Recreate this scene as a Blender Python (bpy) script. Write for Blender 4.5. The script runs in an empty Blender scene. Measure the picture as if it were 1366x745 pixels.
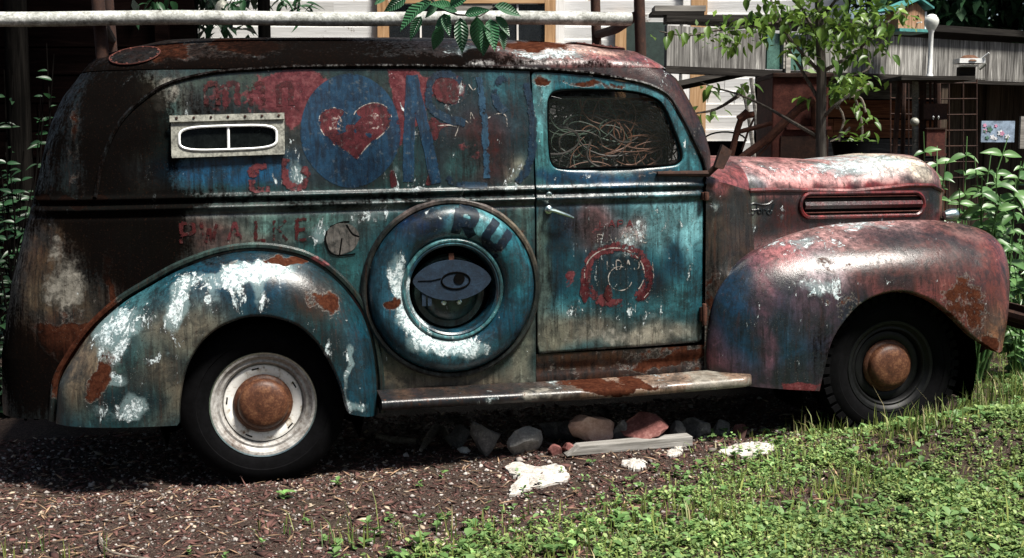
import bpy, math, random
import numpy as np
from mathutils import Vector, Matrix
rnd = random.Random(7); rng = np.random.default_rng(7)
sc = bpy.context.scene; C = sc.collection
R_ = math.radians
# ------------------------------------------------------------------ camera, sky, sun, exposure
FPX, PW, PH = 1650.0, 1366, 745
CAM = np.array([-.098, -6.0432, 1.3973]); YAW = R_(12.563); PITCH = math.atan(172.5/FPX); TILT = .0162
cam = bpy.data.objects.new('camera', bpy.data.cameras.new('camera')); C.objects.link(cam)
cam.location = CAM; cam.rotation_euler = (math.pi/2-PITCH, 0, -YAW)
cam.data.sensor_width = 36; cam.data.lens = FPX/PW*36; cam.data.clip_end = 2000; cam.data.clip_start = .05
sc.camera = cam
SUN_EL, SUN_AZ = R_(60), R_(144)       # azimuth clockwise from +Y: behind the camera, to its right
w = bpy.data.worlds.new('World'); sc.world = w; w.use_nodes = True
nt = w.node_tree; bg = nt.nodes['Background']
sky = nt.nodes.new('ShaderNodeTexSky'); sky.sky_type = 'NISHITA'; sky.sun_disc = False
sky.sun_elevation = SUN_EL; sky.sun_rotation = SUN_AZ; sky.air_density = 1.0; sky.dust_density = 2.0
nt.links.new(sky.outputs[0], bg.inputs[0]); bg.inputs[1].default_value = .045
sun = bpy.data.objects.new('sun', bpy.data.lights.new('sun', 'SUN')); C.objects.link(sun)
sun.data.energy = 5.0; sun.data.angle = R_(11); sun.data.color = (1, .95, .87)
sd = Vector((math.sin(SUN_AZ)*math.cos(SUN_EL), math.cos(SUN_AZ)*math.cos(SUN_EL), math.sin(SUN_EL)))
sun.rotation_euler = sd.to_track_quat('Z', 'Y').to_euler(); sun.location = sd*30
vs = sc.view_settings; vs.view_transform = 'Standard'; vs.look = 'None'; vs.exposure = 1.15; vs.gamma = 1
# ------------------------------------------------------------------ pixel -> direction helpers
Fw = np.array([math.sin(YAW)*math.cos(PITCH), math.cos(YAW)*math.cos(PITCH), -math.sin(PITCH)])
Rt = np.array([math.cos(YAW), -math.sin(YAW), 0]); Up = np.cross(Rt, Fw)
Fh = np.array([math.sin(YAW), math.cos(YAW), 0])
ca, sa = math.cos(TILT), math.sin(TILT)
def ray(px, py): return Fw*FPX+Rt*(px-PW/2)+Up*(PH/2-py)
def B(px, py, d):                       # a point at horizontal distance d in front of the camera
    v = ray(px, py); return CAM+v*(d/(v@Fh))
def G(px, py, z=0.0):                   # a point on the ground
    v = ray(px, py); return CAM+v*((z-CAM[2])/v[2])
def TX(px, py, y=-.77):                 # a point on the lengthwise plane y of the truck (truck frame) -> x, z
    v = ray(px, py); P = CAM+v*((y-CAM[1])/v[1])
    return P[0]*ca+P[2]*sa, -P[0]*sa+P[2]*ca
def TXL(pts, y=-.77): return np.array([TX(a, b, y) for a, b in pts])
# ------------------------------------------------------------------ mesh helpers
def raw(name, V, Fc, mat=None, parent=None, smooth=False, link=True):
    V = np.asarray(V, float); me = bpy.data.meshes.new(name)
    if isinstance(Fc, np.ndarray):
        k = Fc.shape[1]; me.vertices.add(len(V)); me.vertices.foreach_set('co', V.astype(np.float32).ravel())
        me.loops.add(Fc.size); me.loops.foreach_set('vertex_index', Fc.astype(np.int32).ravel())
        me.polygons.add(len(Fc)); me.polygons.foreach_set('loop_start', np.arange(0, Fc.size, k, dtype=np.int32))
        me.polygons.foreach_set('loop_total', np.full(len(Fc), k, dtype=np.int32)); me.update(calc_edges=True)
    else:
        me.from_pydata([tuple(v) for v in V], [], Fc); me.update()
    if smooth: me.polygons.foreach_set('use_smooth', np.ones(len(me.polygons), dtype=bool))
    if mat: me.materials.append(mat)
    return place(name, me, parent) if link else me
def place(name, me, parent=None, loc=None, rot=None, scale=None):
    o = bpy.data.objects.new(name, me); C.objects.link(o)
    if parent: o.parent = parent
    if loc is not None: o.location = loc
    if rot is not None: o.rotation_euler = rot
    if scale is not None: o.scale = scale
    return o
def thing(name, label, cat, loc=(0, 0, 0), rotz=0, group=None):
    o = place(name, None, None, loc, (0, 0, rotz)); tag(o, label, cat, group); return o
def tag(o, label, cat, group=None):
    o['label'] = label; o['category'] = cat
    if group: o['group'] = group
    return o
def struct(o, kind='structure', label=None):
    o['kind'] = kind
    if label: o['label'] = label
    return o
class MB:                                # collects primitives that make ONE mesh
    def __init__(s): s.v = []; s.f = []
    def add(s, V, Fc):
        n = len(s.v); s.v += [tuple(p) for p in V]; s.f += [tuple(i+n for i in q) for q in Fc]; return s
    def box(s, c, d, rot=None, taper=1.0, jit=0):
        c = np.array(c, float); hx, hy, hz = np.array(d, float)/2
        P = np.array([(x*hx*(taper if z > 0 else 1), y*hy*(taper if z > 0 else 1), z*hz) for z in (-1, 1) for y in (-1, 1) for x in (-1, 1)])
        if jit: P = P+rng.normal(0, jit, P.shape)
        if rot is not None: P = P@np.array(Matrix(rot).to_3x3()).T if not isinstance(rot, np.ndarray) else P@rot.T
        return s.add(P+c, [(0, 2, 3, 1), (4, 5, 7, 6), (0, 1, 5, 4), (2, 6, 7, 3), (0, 4, 6, 2), (1, 3, 7, 5)])
    def tube(s, pts, r, n=8, cap=True):
        pts = [np.array(p, float) for p in pts]; m = len(pts); rs = r if hasattr(r, '__len__') else [r]*m
        V = []; up = None
        for i, p in enumerate(pts):
            t = pts[min(i+1, m-1)]-pts[max(i-1, 0)]; t = t/(np.linalg.norm(t)+1e-9)
            if up is None: up = np.array([0, 0, 1.]) if abs(t[2]) < .9 else np.array([1., 0, 0])
            a = np.cross(t, up); a /= np.linalg.norm(a)+1e-9; b = np.cross(a, t); up = b
            for k in range(n):
                th = 2*math.pi*k/n; V.append(p+rs[i]*(a*math.cos(th)+b*math.sin(th)))
        Fc = [(i*n+k, i*n+(k+1) % n, (i+1)*n+(k+1) % n, (i+1)*n+k) for i in range(m-1) for k in range(n)]
        if cap: Fc += [tuple(range(n))[::-1], tuple(range((m-1)*n, m*n))]
        return s.add(V, Fc)
    def lathe(s, prof, c, ax, n=48):      # prof (r, h): h along the axis ax
        ax = np.array(ax, float); ax /= np.linalg.norm(ax); u = np.cross(ax, [0, 0, 1.]) if abs(ax[2]) < .9 else np.array([1., 0, 0])
        u /= np.linalg.norm(u); v = np.cross(ax, u); c = np.array(c, float); V = []
        for r, h in prof:
            for k in range(n):
                th = 2*math.pi*k/n; V.append(c+ax*h+r*(u*math.cos(th)+v*math.sin(th)))
        return s.add(V, [(i*n+k, i*n+(k+1) % n, (i+1)*n+(k+1) % n, (i+1)*n+k) for i in range(len(prof)-1) for k in range(n)])
    def poly(s, P, d):                    # prism: polygon P (3d points) swept by d
        n = len(P); P = [np.array(p, float) for p in P]; d = np.array(d, float)
        return s.add(P+[p+d for p in P], [tuple(range(n)), tuple(range(n, 2*n))[::-1]]+[(i, i+n, (i+1) % n+n, (i+1) % n) for i in range(n)])
    def build(s, name, mat, parent=None, smooth=False, bevel=0, off=None):
        V = np.array(s.v); 
        if off is not None: V = V-np.array(off)
        o = raw(name, V, s.f, mat, parent, smooth)
        if bevel:
            m = o.modifiers.new('b', 'BEVEL'); m.width = bevel; m.segments = 2; m.limit_method = 'ANGLE'
        if smooth: o.data.set_sharp_from_angle(angle=R_(40))
        return o
def gridq(nu, nv):
    i, j = np.meshgrid(np.arange(nu-1), np.arange(nv-1), indexing='ij'); a = (i*nv+j).ravel()
    return np.stack([a, a+1, a+nv+1, a+nv], 1)
def hash2(ix, iy, seed):
    h = (ix.astype(np.int64)*374761393+iy.astype(np.int64)*668265263+seed*1442695041) & 0xffffffff
    h = ((h ^ (h >> 13))*1274126177) & 0xffffffff
    return ((h ^ (h >> 16)) & 0xffff)/65535.0
def vnoise(x, y, seed=0):
    ix, iy = np.floor(x), np.floor(y); fx, fy = x-ix, y-iy; fx = fx*fx*(3-2*fx); fy = fy*fy*(3-2*fy)
    a, b = hash2(ix, iy, seed), hash2(ix+1, iy, seed); c, d = hash2(ix, iy+1, seed), hash2(ix+1, iy+1, seed)
    return a+(b-a)*fx+(c-a)*fy+(a-b-c+d)*fx*fy
def fbm(x, y, seed=0, o=4):
    s = 0; A = 0
    for k in range(o): s = s+vnoise(x*2**k, y*2**k, seed+k)*.5**k; A += .5**k
    return s/A
def catmull(P, n, closed=False):
    P = np.asarray(P, float); m = len(P)
    Q = np.vstack([P[-1], P, P[0], P[1]]) if closed else np.vstack([2*P[0]-P[1], P, 2*P[-1]-P[-2]])
    segs = m if closed else m-1; d = []
    for i in range(segs):
        p0, p1, p2, p3 = Q[i:i+4]; t = np.linspace(0, 1, 24, endpoint=False)[:, None]
        d.append(.5*((2*p1)+(p2-p0)*t+(2*p0-5*p1+4*p2-p3)*t**2+(3*p1-p0-3*p2+p3)*t**3))
    d = np.vstack(d+[P[:1] if closed else P[-1:]]); L = np.r_[0, np.cumsum(np.linalg.norm(np.diff(d, axis=0), axis=1))]
    s = np.linspace(0, L[-1], n+1)[:-1] if closed else np.linspace(0, L[-1], n)
    return np.stack([np.interp(s, L, d[:, k]) for k in range(P.shape[1])], 1)
# ------------------------------------------------------------------ materials
class NT:
    def __init__(s, name):
        s.m = bpy.data.materials.new(name); s.m.use_nodes = True; s.t = s.m.node_tree; s.b = s.t.nodes['Principled BSDF']; s.out = s.t.nodes['Material Output']
    def n(s, typ, **kw):
        x = s.t.nodes.new('ShaderNode'+typ)
        for k, v in kw.items():
            if k.startswith('i_'):
                x.inputs[int(k[2:]) if k[2:].isdigit() else k[2:].replace('_', ' ')].default_value = v
            else: setattr(x, k, v)
        return x
    def l(s, a, b): s.t.links.new(a, b)
    def put(s, sock, v):
        if isinstance(v, bpy.types.NodeSocket): s.l(v, sock)
        else: sock.default_value = v
    def math(s, op, a, b=0.0, c=None, clamp=False):
        x = s.n('Math', operation=op, use_clamp=clamp); s.put(x.inputs[0], a); s.put(x.inputs[1], b)
        if c is not None: s.put(x.inputs[2], c)
        return x.outputs[0]
    def mix(s, f, a, b, mode='MIX'):
        x = s.n('Mix', data_type='RGBA', blend_type=mode); s.put(x.inputs[0], f)
        for i, v in ((6, a), (7, b)): s.put(x.inputs[i], v if isinstance(v, bpy.types.NodeSocket) else tuple(v)[:3]+(1,))
        return x.outputs[2]
    def noise(s, co, sc_, det=5, rough=.6, dist=0):
        x = s.n('TexNoise'); s.l(co, x.inputs['Vector']); x.inputs['Scale'].default_value = sc_; x.inputs['Detail'].default_value = det
        x.inputs['Roughness'].default_value = rough; x.inputs['Distortion'].default_value = dist; return x.outputs[0]
    def ss(s, v, a, b):                    # smoothstep 0..1 between a and b
        x = s.n('MapRange', interpolation_type='SMOOTHSTEP'); s.put(x.inputs[0], v); x.inputs[1].default_value = a; x.inputs[2].default_value = b; return x.outputs[0]
    def ramp(s, v, stops):
        x = s.n('ValToRGB'); s.put(x.inputs[0], v); e = x.color_ramp.elements
        while len(e) < len(stops): e.new(.5)
        for q, (p, c) in zip(e, stops): q.position = p; q.color = tuple(c)+(1,)
        return x.outputs[0]
    def map(s, co, scale):
        x = s.n('Mapping'); s.l(co, x.inputs[0]); x.inputs['Scale'].default_value = scale; return x.outputs[0]
    def coord(s, k='Object'): return s.n('TexCoord').outputs[k]
    def rand(s): return s.n('ObjectInfo').outputs['Random']
    def bump(s, h, st=.3, d=.01):
        x = s.n('Bump'); s.l(h, x.inputs['Height']); x.inputs['Strength'].default_value = st; x.inputs['Distance'].default_value = d
        s.l(x.outputs[0], s.b.inputs['Normal']); return x
    def fin(s, col=None, rough=None, metal=None, spec=None):
        if col is not None: s.put(s.b.inputs['Base Color'], col if isinstance(col, bpy.types.NodeSocket) else tuple(col)+(1,))
        if rough is not None: s.put(s.b.inputs['Roughness'], rough)
        if metal is not None: s.put(s.b.inputs['Metallic'], metal)
        if spec is not None: s.put(s.b.inputs['Specular IOR Level'], spec)
        return s.m
def paint_material():
    m = NT('weathered_truck_paint'); co = m.coord()
    at = lambda nm: m.n('Attribute', attribute_name=nm)
    gm = m.n('Gamma'); m.l(at('col').outputs['Color'], gm.inputs[0]); gm.inputs[1].default_value = 1.35; base = m.mix(1.0, gm.outputs[0], (1.4, 1.36, 1.38), 'MULTIPLY')
    def chan(nm):
        x = m.n('SeparateColor'); m.l(at(nm).outputs['Color'], x.inputs[0]); return x.outputs
    pale, rust, chip = chan('fa'); red, dark, grey = chan('fb')
    n1 = m.noise(co, 6, 7, .62, .6); n2 = m.noise(co, 26, 7, .68, .4); n3 = m.noise(co, 95, 5, .65); n4 = m.noise(m.map(co, (30, 30, 3.0)), 1.6, 5, .65)
    n5 = m.noise(co, 260, 3, .6)
    def mask(f, nz, k, s=.04):
        v = m.math('ADD', f, m.math('MULTIPLY', m.math('SUBTRACT', nz, .5), k)); return m.ss(v, .5-s, .5+s)
    nm = m.math('ADD', m.math('MULTIPLY', n2, .6), m.math('MULTIPLY', n3, .4))
    nl = m.math('ADD', m.math('MULTIPLY', n1, .6), m.math('MULTIPLY', n2, .4))
    ns = m.math('ADD', m.math('MULTIPLY', n4, .55), m.math('MULTIPLY', n3, .45))
    # mottled base coat: darker and lighter clouds, fine dirt
    c = m.mix(m.ss(n1, .40, .62), base, m.mix(.72, base, (.004, .009, .011)))
    c = m.mix(m.math('MULTIPLY', m.ss(m.noise(co, 15, 8, .75, .8), .50, .58), .6), c, m.mix(.75, c, (.004, .007, .008)))
    c = m.mix(m.math('MULTIPLY', m.ss(nm, .53, .66), .7), c, m.mix(1.0, c, (1.9, 2.0, 2.0), 'MULTIPLY'))
    c = m.mix(m.math('MULTIPLY', m.ss(n4, .48, .62), .75), c, m.mix(.70, c, (.004, .005, .005)))
    n6 = m.noise(m.map(co, (55, 55, 2.2)), 1.0, 6, .7, .3); c = m.mix(m.math('MULTIPLY', m.ss(n6, .54, .68), m.math('ADD', .28, m.math('MULTIPLY', rust, .9), clamp=True)), c, (.035, .013, .007))
    c = m.mix(m.math('MULTIPLY', m.ss(m.math('SUBTRACT', 1.0, n6), .54, .68), .7), c, m.mix(1.0, c, (1.9, 2.0, 2.0), 'MULTIPLY'))
    kg = mask(grey, nl, 1.1, .10); c = m.mix(m.math('MULTIPLY', kg, .85), c, m.ramp(n2, [(.3, (.05, .047, .04)), (.5, (.16, .15, .125)), (.7, (.30, .28, .24))]))
    kr = mask(red, nl, 1.3); c = m.mix(m.math('MULTIPLY', kr, .9), c, m.ramp(nm, [(.32, (.018, .003, .004)), (.5, (.07, .010, .013)), (.68, (.16, .05, .052))]))
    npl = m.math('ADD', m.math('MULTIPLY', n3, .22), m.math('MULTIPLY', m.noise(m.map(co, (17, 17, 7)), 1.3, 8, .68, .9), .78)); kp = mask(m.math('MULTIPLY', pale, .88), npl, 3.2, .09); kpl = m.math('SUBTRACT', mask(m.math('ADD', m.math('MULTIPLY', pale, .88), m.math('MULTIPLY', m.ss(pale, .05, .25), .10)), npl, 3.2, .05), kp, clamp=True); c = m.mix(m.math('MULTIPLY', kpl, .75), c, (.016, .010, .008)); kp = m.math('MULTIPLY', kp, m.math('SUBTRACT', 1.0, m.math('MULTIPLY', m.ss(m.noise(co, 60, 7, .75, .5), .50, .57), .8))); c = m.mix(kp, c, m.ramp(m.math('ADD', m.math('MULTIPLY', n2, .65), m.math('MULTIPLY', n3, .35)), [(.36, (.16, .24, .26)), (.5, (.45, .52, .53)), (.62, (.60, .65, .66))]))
    kpe = m.math('MULTIPLY', m.ss(m.math('ADD', pale, m.math('MULTIPLY', m.math('SUBTRACT', nl, .5), 1.2)), .3, .55), m.math('SUBTRACT', 1.0, kp)); c = m.mix(m.math('MULTIPLY', kpe, .35), c, (.25, .36, .37))
    ku = mask(rust, nl, 1.15, .06); kul = m.math('SUBTRACT', mask(m.math('ADD', rust, .035), nl, 1.15, .02), ku, clamp=True); c = m.mix(m.math('MULTIPLY', kul, m.math('MULTIPLY', m.ss(n3, .4, .6), .55)), c, (.24, .25, .22)); c = m.mix(ku, c, m.ramp(nm, [(.3, (.009, .004, .003)), (.46, (.030, .010, .006)), (.62, (.062, .022, .012)), (.75, (.14, .072, .042))]))
    kc = mask(chip, nm, 2.4, .05); c = m.mix(kc, c, m.ramp(n5, [(.35, (.02, .008, .005)), (.65, (.10, .035, .016))]))
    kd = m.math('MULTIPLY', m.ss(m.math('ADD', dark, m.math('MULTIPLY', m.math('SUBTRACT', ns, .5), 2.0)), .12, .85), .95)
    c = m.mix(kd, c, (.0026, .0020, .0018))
    c = m.mix(m.math('MULTIPLY', m.ss(m.noise(co, 150, 2, .5), .62, .70), .75), c, (.012, .006, .004)); sp = m.math('MULTIPLY', m.ss(n5, .66, .72), m.math('MULTIPLY', m.ss(n1, .50, .62), m.math('SUBTRACT', 1.0, kd))); c = m.mix(m.math('MULTIPLY', sp, .6), c, (.35, .33, .28))
    rg = m.math('ADD', m.math('MULTIPLY', n2, .30), .15)
    rg = m.math('ADD', rg, m.math('MULTIPLY', ku, .40)); rg = m.math('ADD', rg, m.math('MULTIPLY', kg, .2)); rg = m.math('ADD', rg, m.math('MULTIPLY', kd, .3), clamp=True)
    h = m.math('ADD', m.math('MULTIPLY', nm, .5), m.math('MULTIPLY', m.math('SUBTRACT', 1.0, m.math('MAXIMUM', ku, kp)), .5))
    h = m.math('ADD', h, m.math('MULTIPLY', n1, .8)); h = m.math('ADD', h, m.math('MULTIPLY', n5, .25)); m.bump(h, .42, .006)
    return m.fin(c, rg, None, m.math('SUBTRACT', .42, m.math('MULTIPLY', m.math('MAXIMUM', kd, ku), .46), clamp=True))
PAINT = paint_material()
def decal(name, c1, c2, chip=.44, rough=.5):
    chip += .03
    m = NT(name); co = m.coord(); n1 = m.noise(co, 14, 7, .66, .5); n2 = m.noise(co, 60, 6, .7)
    v = m.math('ADD', m.math('MULTIPLY', n1, .55), m.math('MULTIPLY', n2, .45))
    st = m.noise(m.map(co, (40, 40, 3.5)), 1.2, 5, .65); col = m.mix(m.ss(v, .38, .62), c1, c2); col = m.mix(m.math('MULTIPLY', m.ss(st, .46, .64), .75), col, m.mix(.75, col, (.006, .005, .005))); col = m.mix(m.math('MULTIPLY', m.ss(m.noise(co, 45, 6, .7), .56, .66), .3), col, (.14, .15, .14)); m.fin(col, rough, None, .15)
    sx = m.n('SeparateColor'); m.l(m.n('Attribute', attribute_name='edge').outputs['Color'], sx.inputs[0]); va = m.math('ADD', v, m.math('MULTIPLY', m.math('SUBTRACT', sx.outputs[0], 1.0), .16))
    tr = m.n('BsdfTransparent'); mx = m.n('MixShader'); m.l(m.math('MULTIPLY', m.ss(va, chip-.02, chip+.05), .88), mx.inputs[0]); m.l(tr.outputs[0], mx.inputs[1]); m.l(m.b.outputs[0], mx.inputs[2])
    m.l(mx.outputs[0], m.out.inputs[0]); return m.m
D_NAVY = decal('navy_sign_paint', (.005, .018, .039), (.011, .040, .078), .25)
D_NAVYD = decal('dark_navy_sign_paint', (.004, .010, .022), (.010, .028, .05), .38)
D_NAVYL = decal('black_navy_lettering', (.003, .006, .012), (.006, .016, .030), .26)
D_HEART = decal('heart_red_paint', (.035, .006, .008), (.10, .019, .023), .30)
D_BLUE = decal('faded_blue_sign_paint', (.008, .028, .055), (.022, .06, .10), .38)
D_RED = decal('old_red_sign_paint', (.020, .004, .005), (.072, .013, .016), .37)
D_REDF = decal('faded_red_sign_paint', (.04, .008, .010), (.11, .027, .03), .42)
D_PALE = decal('pale_flaked_paint', (.14, .10, .09), (.32, .26, .24), .52)
D_DARKRED = decal('dark_red_sign_paint', (.022, .004, .005), (.055, .011, .011), .42)
D_LINE = decal('pale_outline_paint', (.20, .18, .16), (.36, .33, .30), .46)
D_CRACK = decal('cracked_filler', (.03, .03, .028), (.12, .11, .10), .22, .8)
def simple(name, col, rough=.6, metal=0, spec=.4, var=.35, scale=20, bump=.15, dist=.004):
    m = NT(name); co = m.coord(); n = m.noise(co, scale, 6, .65); n2 = m.noise(co, scale*5, 4, .6)
    v = m.math('ADD', m.math('MULTIPLY', n, .6), m.math('MULTIPLY', n2, .4)); c0 = [x*(1-var) for x in col]; c1 = [min(1, x*(1+var)) for x in col]
    m.bump(v, bump, dist); return m.fin(m.mix(m.ss(v, .35, .65), c0, c1), rough, metal, spec)
def rustm(name, lo, mid, hi, scale=14, rough=.85):
    m = NT(name); co = m.coord(); n = m.noise(co, scale, 8, .68, .4); n2 = m.noise(co, scale*6, 5, .65); v = m.math('ADD', m.math('MULTIPLY', n, .6), m.math('MULTIPLY', n2, .4))
    m.bump(v, .4, .006); return m.fin(m.ramp(v, [(.33, lo), (.5, mid), (.66, hi)]), rough, 0, .3)
RUST = rustm('brown_rust', (.012, .005, .003), (.045, .015, .008), (.11, .042, .022))
RUSTRED = rustm('red_rust', (.016, .004, .003), (.055, .013, .009), (.11, .034, .022))
RUSTDARK = rustm('dark_rust', (.010, .005, .004), (.026, .011, .007), (.06, .025, .014))
RUSTHUB = rustm('hubcap_rust', (.018, .007, .004), (.065, .024, .012), (.17, .08, .04), 22, .5)
RUNB = rustm('running_board_metal', (.035, .016, .010), (.13, .09, .065), (.38, .33, .27), 16, .7)
PANEB = simple('black_window_glass', (.004, .005, .005), .12, 0, .22, .5, 12, .03)
BLACK = simple('black_recess', (.003, .003, .003), .95, 0, .0, .3)
RUBBER = simple('old_rubber', (.0022, .0022, .0026), .9, 0, .06, .4, 30)
RIMW = rustm('chipped_white_rim', (.10, .05, .03), (.60, .58, .53), (.74, .73, .69), 7, .45)
def rim_fix():
    m = NT('white_rim_enamel'); co = m.coord(); n = m.noise(co, 18, 7, .7); n2 = m.noise(co, 70, 4)
    v = m.math('ADD', m.math('MULTIPLY', n, .7), m.math('MULTIPLY', n2, .3)); m.bump(v, .1)
    return m.fin(m.ramp(v, [(.33, (.10, .045, .02)), (.40, (.42, .38, .32)), (.47, (.68, .67, .63)), (.7, (.78, .77, .74))]), .45, 0, .45)
RIMW = rim_fix()
RIMB = simple('black_rim', (.003, .0033, .0036), .5, 0, .2, .5, 30)
CHROME = simple('dull_chrome', (.45, .55, .53), .28, 1, .5, .25, 40, .05)
GALV = simple('worn_galvanised_metal', (.22, .22, .19), .55, .35, .4, .6, 22, .2)
WHITEFR = simple('white_metal_frame', (.70, .71, .70), .4, .1, .5, .15, 30, .08)
PIPEW = rustm('white_painted_pipe', (.05, .045, .035), (.30, .31, .29), (.66, .67, .65), 20, .6)
def glassm(name, tint=(.012, .016, .015), alpha=.75, rough=.12):
    m = NT(name); co = m.coord(); n = m.noise(co, 8, 6, .7); m.fin(tint, m.math('ADD', m.math('MULTIPLY', n, .35), rough), 0, .5)
    tr = m.n('BsdfTransparent'); mx = m.n('MixShader'); mx.inputs[0].default_value = alpha; m.l(m.math('MULTIPLY', m.math('ADD', n, .5), alpha), mx.inputs[0])
    m.l(tr.outputs[0], mx.inputs[1]); m.l(m.b.outputs[0], mx.inputs[2]); m.l(mx.outputs[0], m.out.inputs[0]); return m.m
GLASS = glassm('dark_glass', alpha=.9); GLASSC = glassm('dusty_cab_glass', (.02, .026, .022), .16, .2); GLASSH = glassm('house_glass', (.01, .012, .014), .9, .08)
def wood(name, lo, mid, hi, axis=0, grain=1.0, peel=None, rough=.85, spec=.12):
    m = NT(name); co = m.coord(); rv = m.rand(); off = m.n('CombineXYZ'); m.l(m.math('MULTIPLY', rv, 37.0), off.inputs[0]); m.l(m.math('MULTIPLY', rv, 91.0), off.inputs[1]); m.l(m.math('MULTIPLY', rv, 53.0), off.inputs[2])
    ad = m.n('VectorMath', operation='ADD'); m.l(co, ad.inputs[0]); m.l(off.outputs[0], ad.inputs[1]); co = ad.outputs[0]
    s = [26*grain]*3; s[axis] = 1.6*grain; g = m.noise(m.map(co, s), 1.0, 7, .7, 1.6); s2 = [120*grain]*3; s2[axis] = 5*grain; g2 = m.noise(m.map(co, s2), 1.0, 4, .6)
    v = m.math('ADD', m.math('MULTIPLY', g, .62), m.math('MULTIPLY', g2, .38)); v = m.math('ADD', v, m.math('MULTIPLY', m.math('SUBTRACT', rv, .5), .10))
    c = m.ramp(v, [(.34, lo), (.5, mid), (.66, hi)]); big = m.noise(co, 2.2, 4, .6); c = m.mix(m.math('MULTIPLY', m.ss(big, .5, .75), .45), c, lo)
    if peel: p = m.noise(co, 5, 8, .72); c = m.mix(m.ss(p, .60, .66), c, peel)
    m.bump(v, .5, .006); return m.fin(c, rough, 0, spec)
CLAP = wood('peeling_white_clapboard', (.50, .49, .47), (.74, .74, .73), (.82, .82, .82), 0, .6, (.30, .26, .22))
TRIMW = wood('white_trim_wood', (.50, .47, .44), (.72, .71, .69), (.80, .80, .79), 2, .6, (.36, .27, .20))
TAN = wood('tan_window_wood', (.20, .11, .055), (.38, .23, .12), (.50, .33, .19), 2, .8)
TANX = wood('tan_sill_wood', (.20, .11, .055), (.38, .23, .12), (.50, .33, .19), 0, .8)
PLY = wood('weathered_grey_plywood', (.022, .020, .019), (.17, .165, .155), (.55, .54, .51), 2, .8)
GREYB = wood('weathered_grey_board', (.06, .055, .05), (.18, .17, .155), (.34, .32, .29), 0, .8)
REDW = wood('red_brown_barn_board', (.018, .008, .005), (.10, .036, .018), (.24, .095, .045), 0, .7)
GRYW = wood('dark_grey_barn_board', (.012, .012, .013), (.05, .050, .052), (.13, .13, .13), 0, .7)
DKV = wood('dark_upright_board', (.010, .007, .005), (.035, .025, .018), (.085, .065, .048), 2, .7)
DKBEAM = wood('blackened_beam', (.006, .005, .005), (.018, .016, .014), (.05, .045, .04), 0, .8)
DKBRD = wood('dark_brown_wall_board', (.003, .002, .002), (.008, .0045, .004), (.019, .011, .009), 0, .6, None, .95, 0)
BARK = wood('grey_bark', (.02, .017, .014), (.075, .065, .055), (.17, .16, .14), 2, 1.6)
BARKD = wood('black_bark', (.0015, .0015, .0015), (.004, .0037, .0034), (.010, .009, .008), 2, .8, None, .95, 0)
def leafm(name, a, b, rough=.42, trans=.35, veins=False):
    m = NT(name); rv = m.rand(); co = m.coord(); n = m.noise(co, 30, 3, .6); v = m.math('ADD', m.math('MULTIPLY', rv, .75), m.math('MULTIPLY', n, .25))
    c = m.mix(v, a, b)
    if veins:
        wv = m.n('TexWave', wave_type='BANDS', bands_direction='Y'); sx = m.n('SeparateXYZ'); m.l(co, sx.inputs[0]); cb = m.n('CombineXYZ')
        m.l(m.math('SUBTRACT', sx.outputs[1], m.math('MULTIPLY', m.math('ABSOLUTE', sx.outputs[0]), .8)), cb.inputs[1]); m.l(cb.outputs[0], wv.inputs['Vector']); wv.inputs['Scale'].default_value = 3.2
        c = m.mix(m.math('MULTIPLY', wv.outputs[1], .55), c, [x*.35 for x in a]); m.bump(wv.outputs[1], .5, .01)
    m.fin(c, rough, 0, .45); t = m.n('BsdfTranslucent'); m.l(c, t.inputs[0]); mx = m.n('MixShader'); mx.inputs[0].default_value = trans
    m.l(m.b.outputs[0], mx.inputs[1]); m.l(t.outputs[0], mx.inputs[2]); m.l(mx.outputs[0], m.out.inputs[0]); return m.m
LEAFH = leafm('drooping_leaf', (.028, .115, .048), (.06, .19, .085), .35, .3, True)
LEAFT = leafm('tree_leaf', (.035, .085, .012), (.13, .22, .035), .4, .4)
LEAFB = leafm('bush_leaf', (.035, .10, .028), (.14, .26, .09), .38, .3)
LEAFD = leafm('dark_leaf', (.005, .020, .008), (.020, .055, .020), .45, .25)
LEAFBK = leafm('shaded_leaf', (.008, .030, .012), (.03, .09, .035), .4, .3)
def vcolm(name, rough=.8, trans=0, spec=.3):
    m = NT(name); a = m.n('Attribute', attribute_name='col').outputs['Color']; m.fin(a, rough, 0, spec)
    if trans:
        t = m.n('BsdfTranslucent'); m.l(a, t.inputs[0]); mx = m.n('MixShader'); mx.inputs[0].default_value = trans
        m.l(m.b.outputs[0], mx.inputs[1]); m.l(t.outputs[0], mx.inputs[2]); m.l(mx.outputs[0], m.out.inputs[0])
    return m.m
VCHIP = vcolm('mulch_chips', .85); VGRASS = vcolm('grass_blades', .5, .35, .35); VFOL = vcolm('foliage_mass', .5, .25, .3)
def set_col(me, name, arr):
    a = me.attributes.new(name, 'FLOAT_COLOR', 'POINT'); v = np.ones((len(me.vertices), 4), np.float32); v[:, :arr.shape[1]] = arr; a.data.foreach_set('color', v.ravel())
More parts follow.
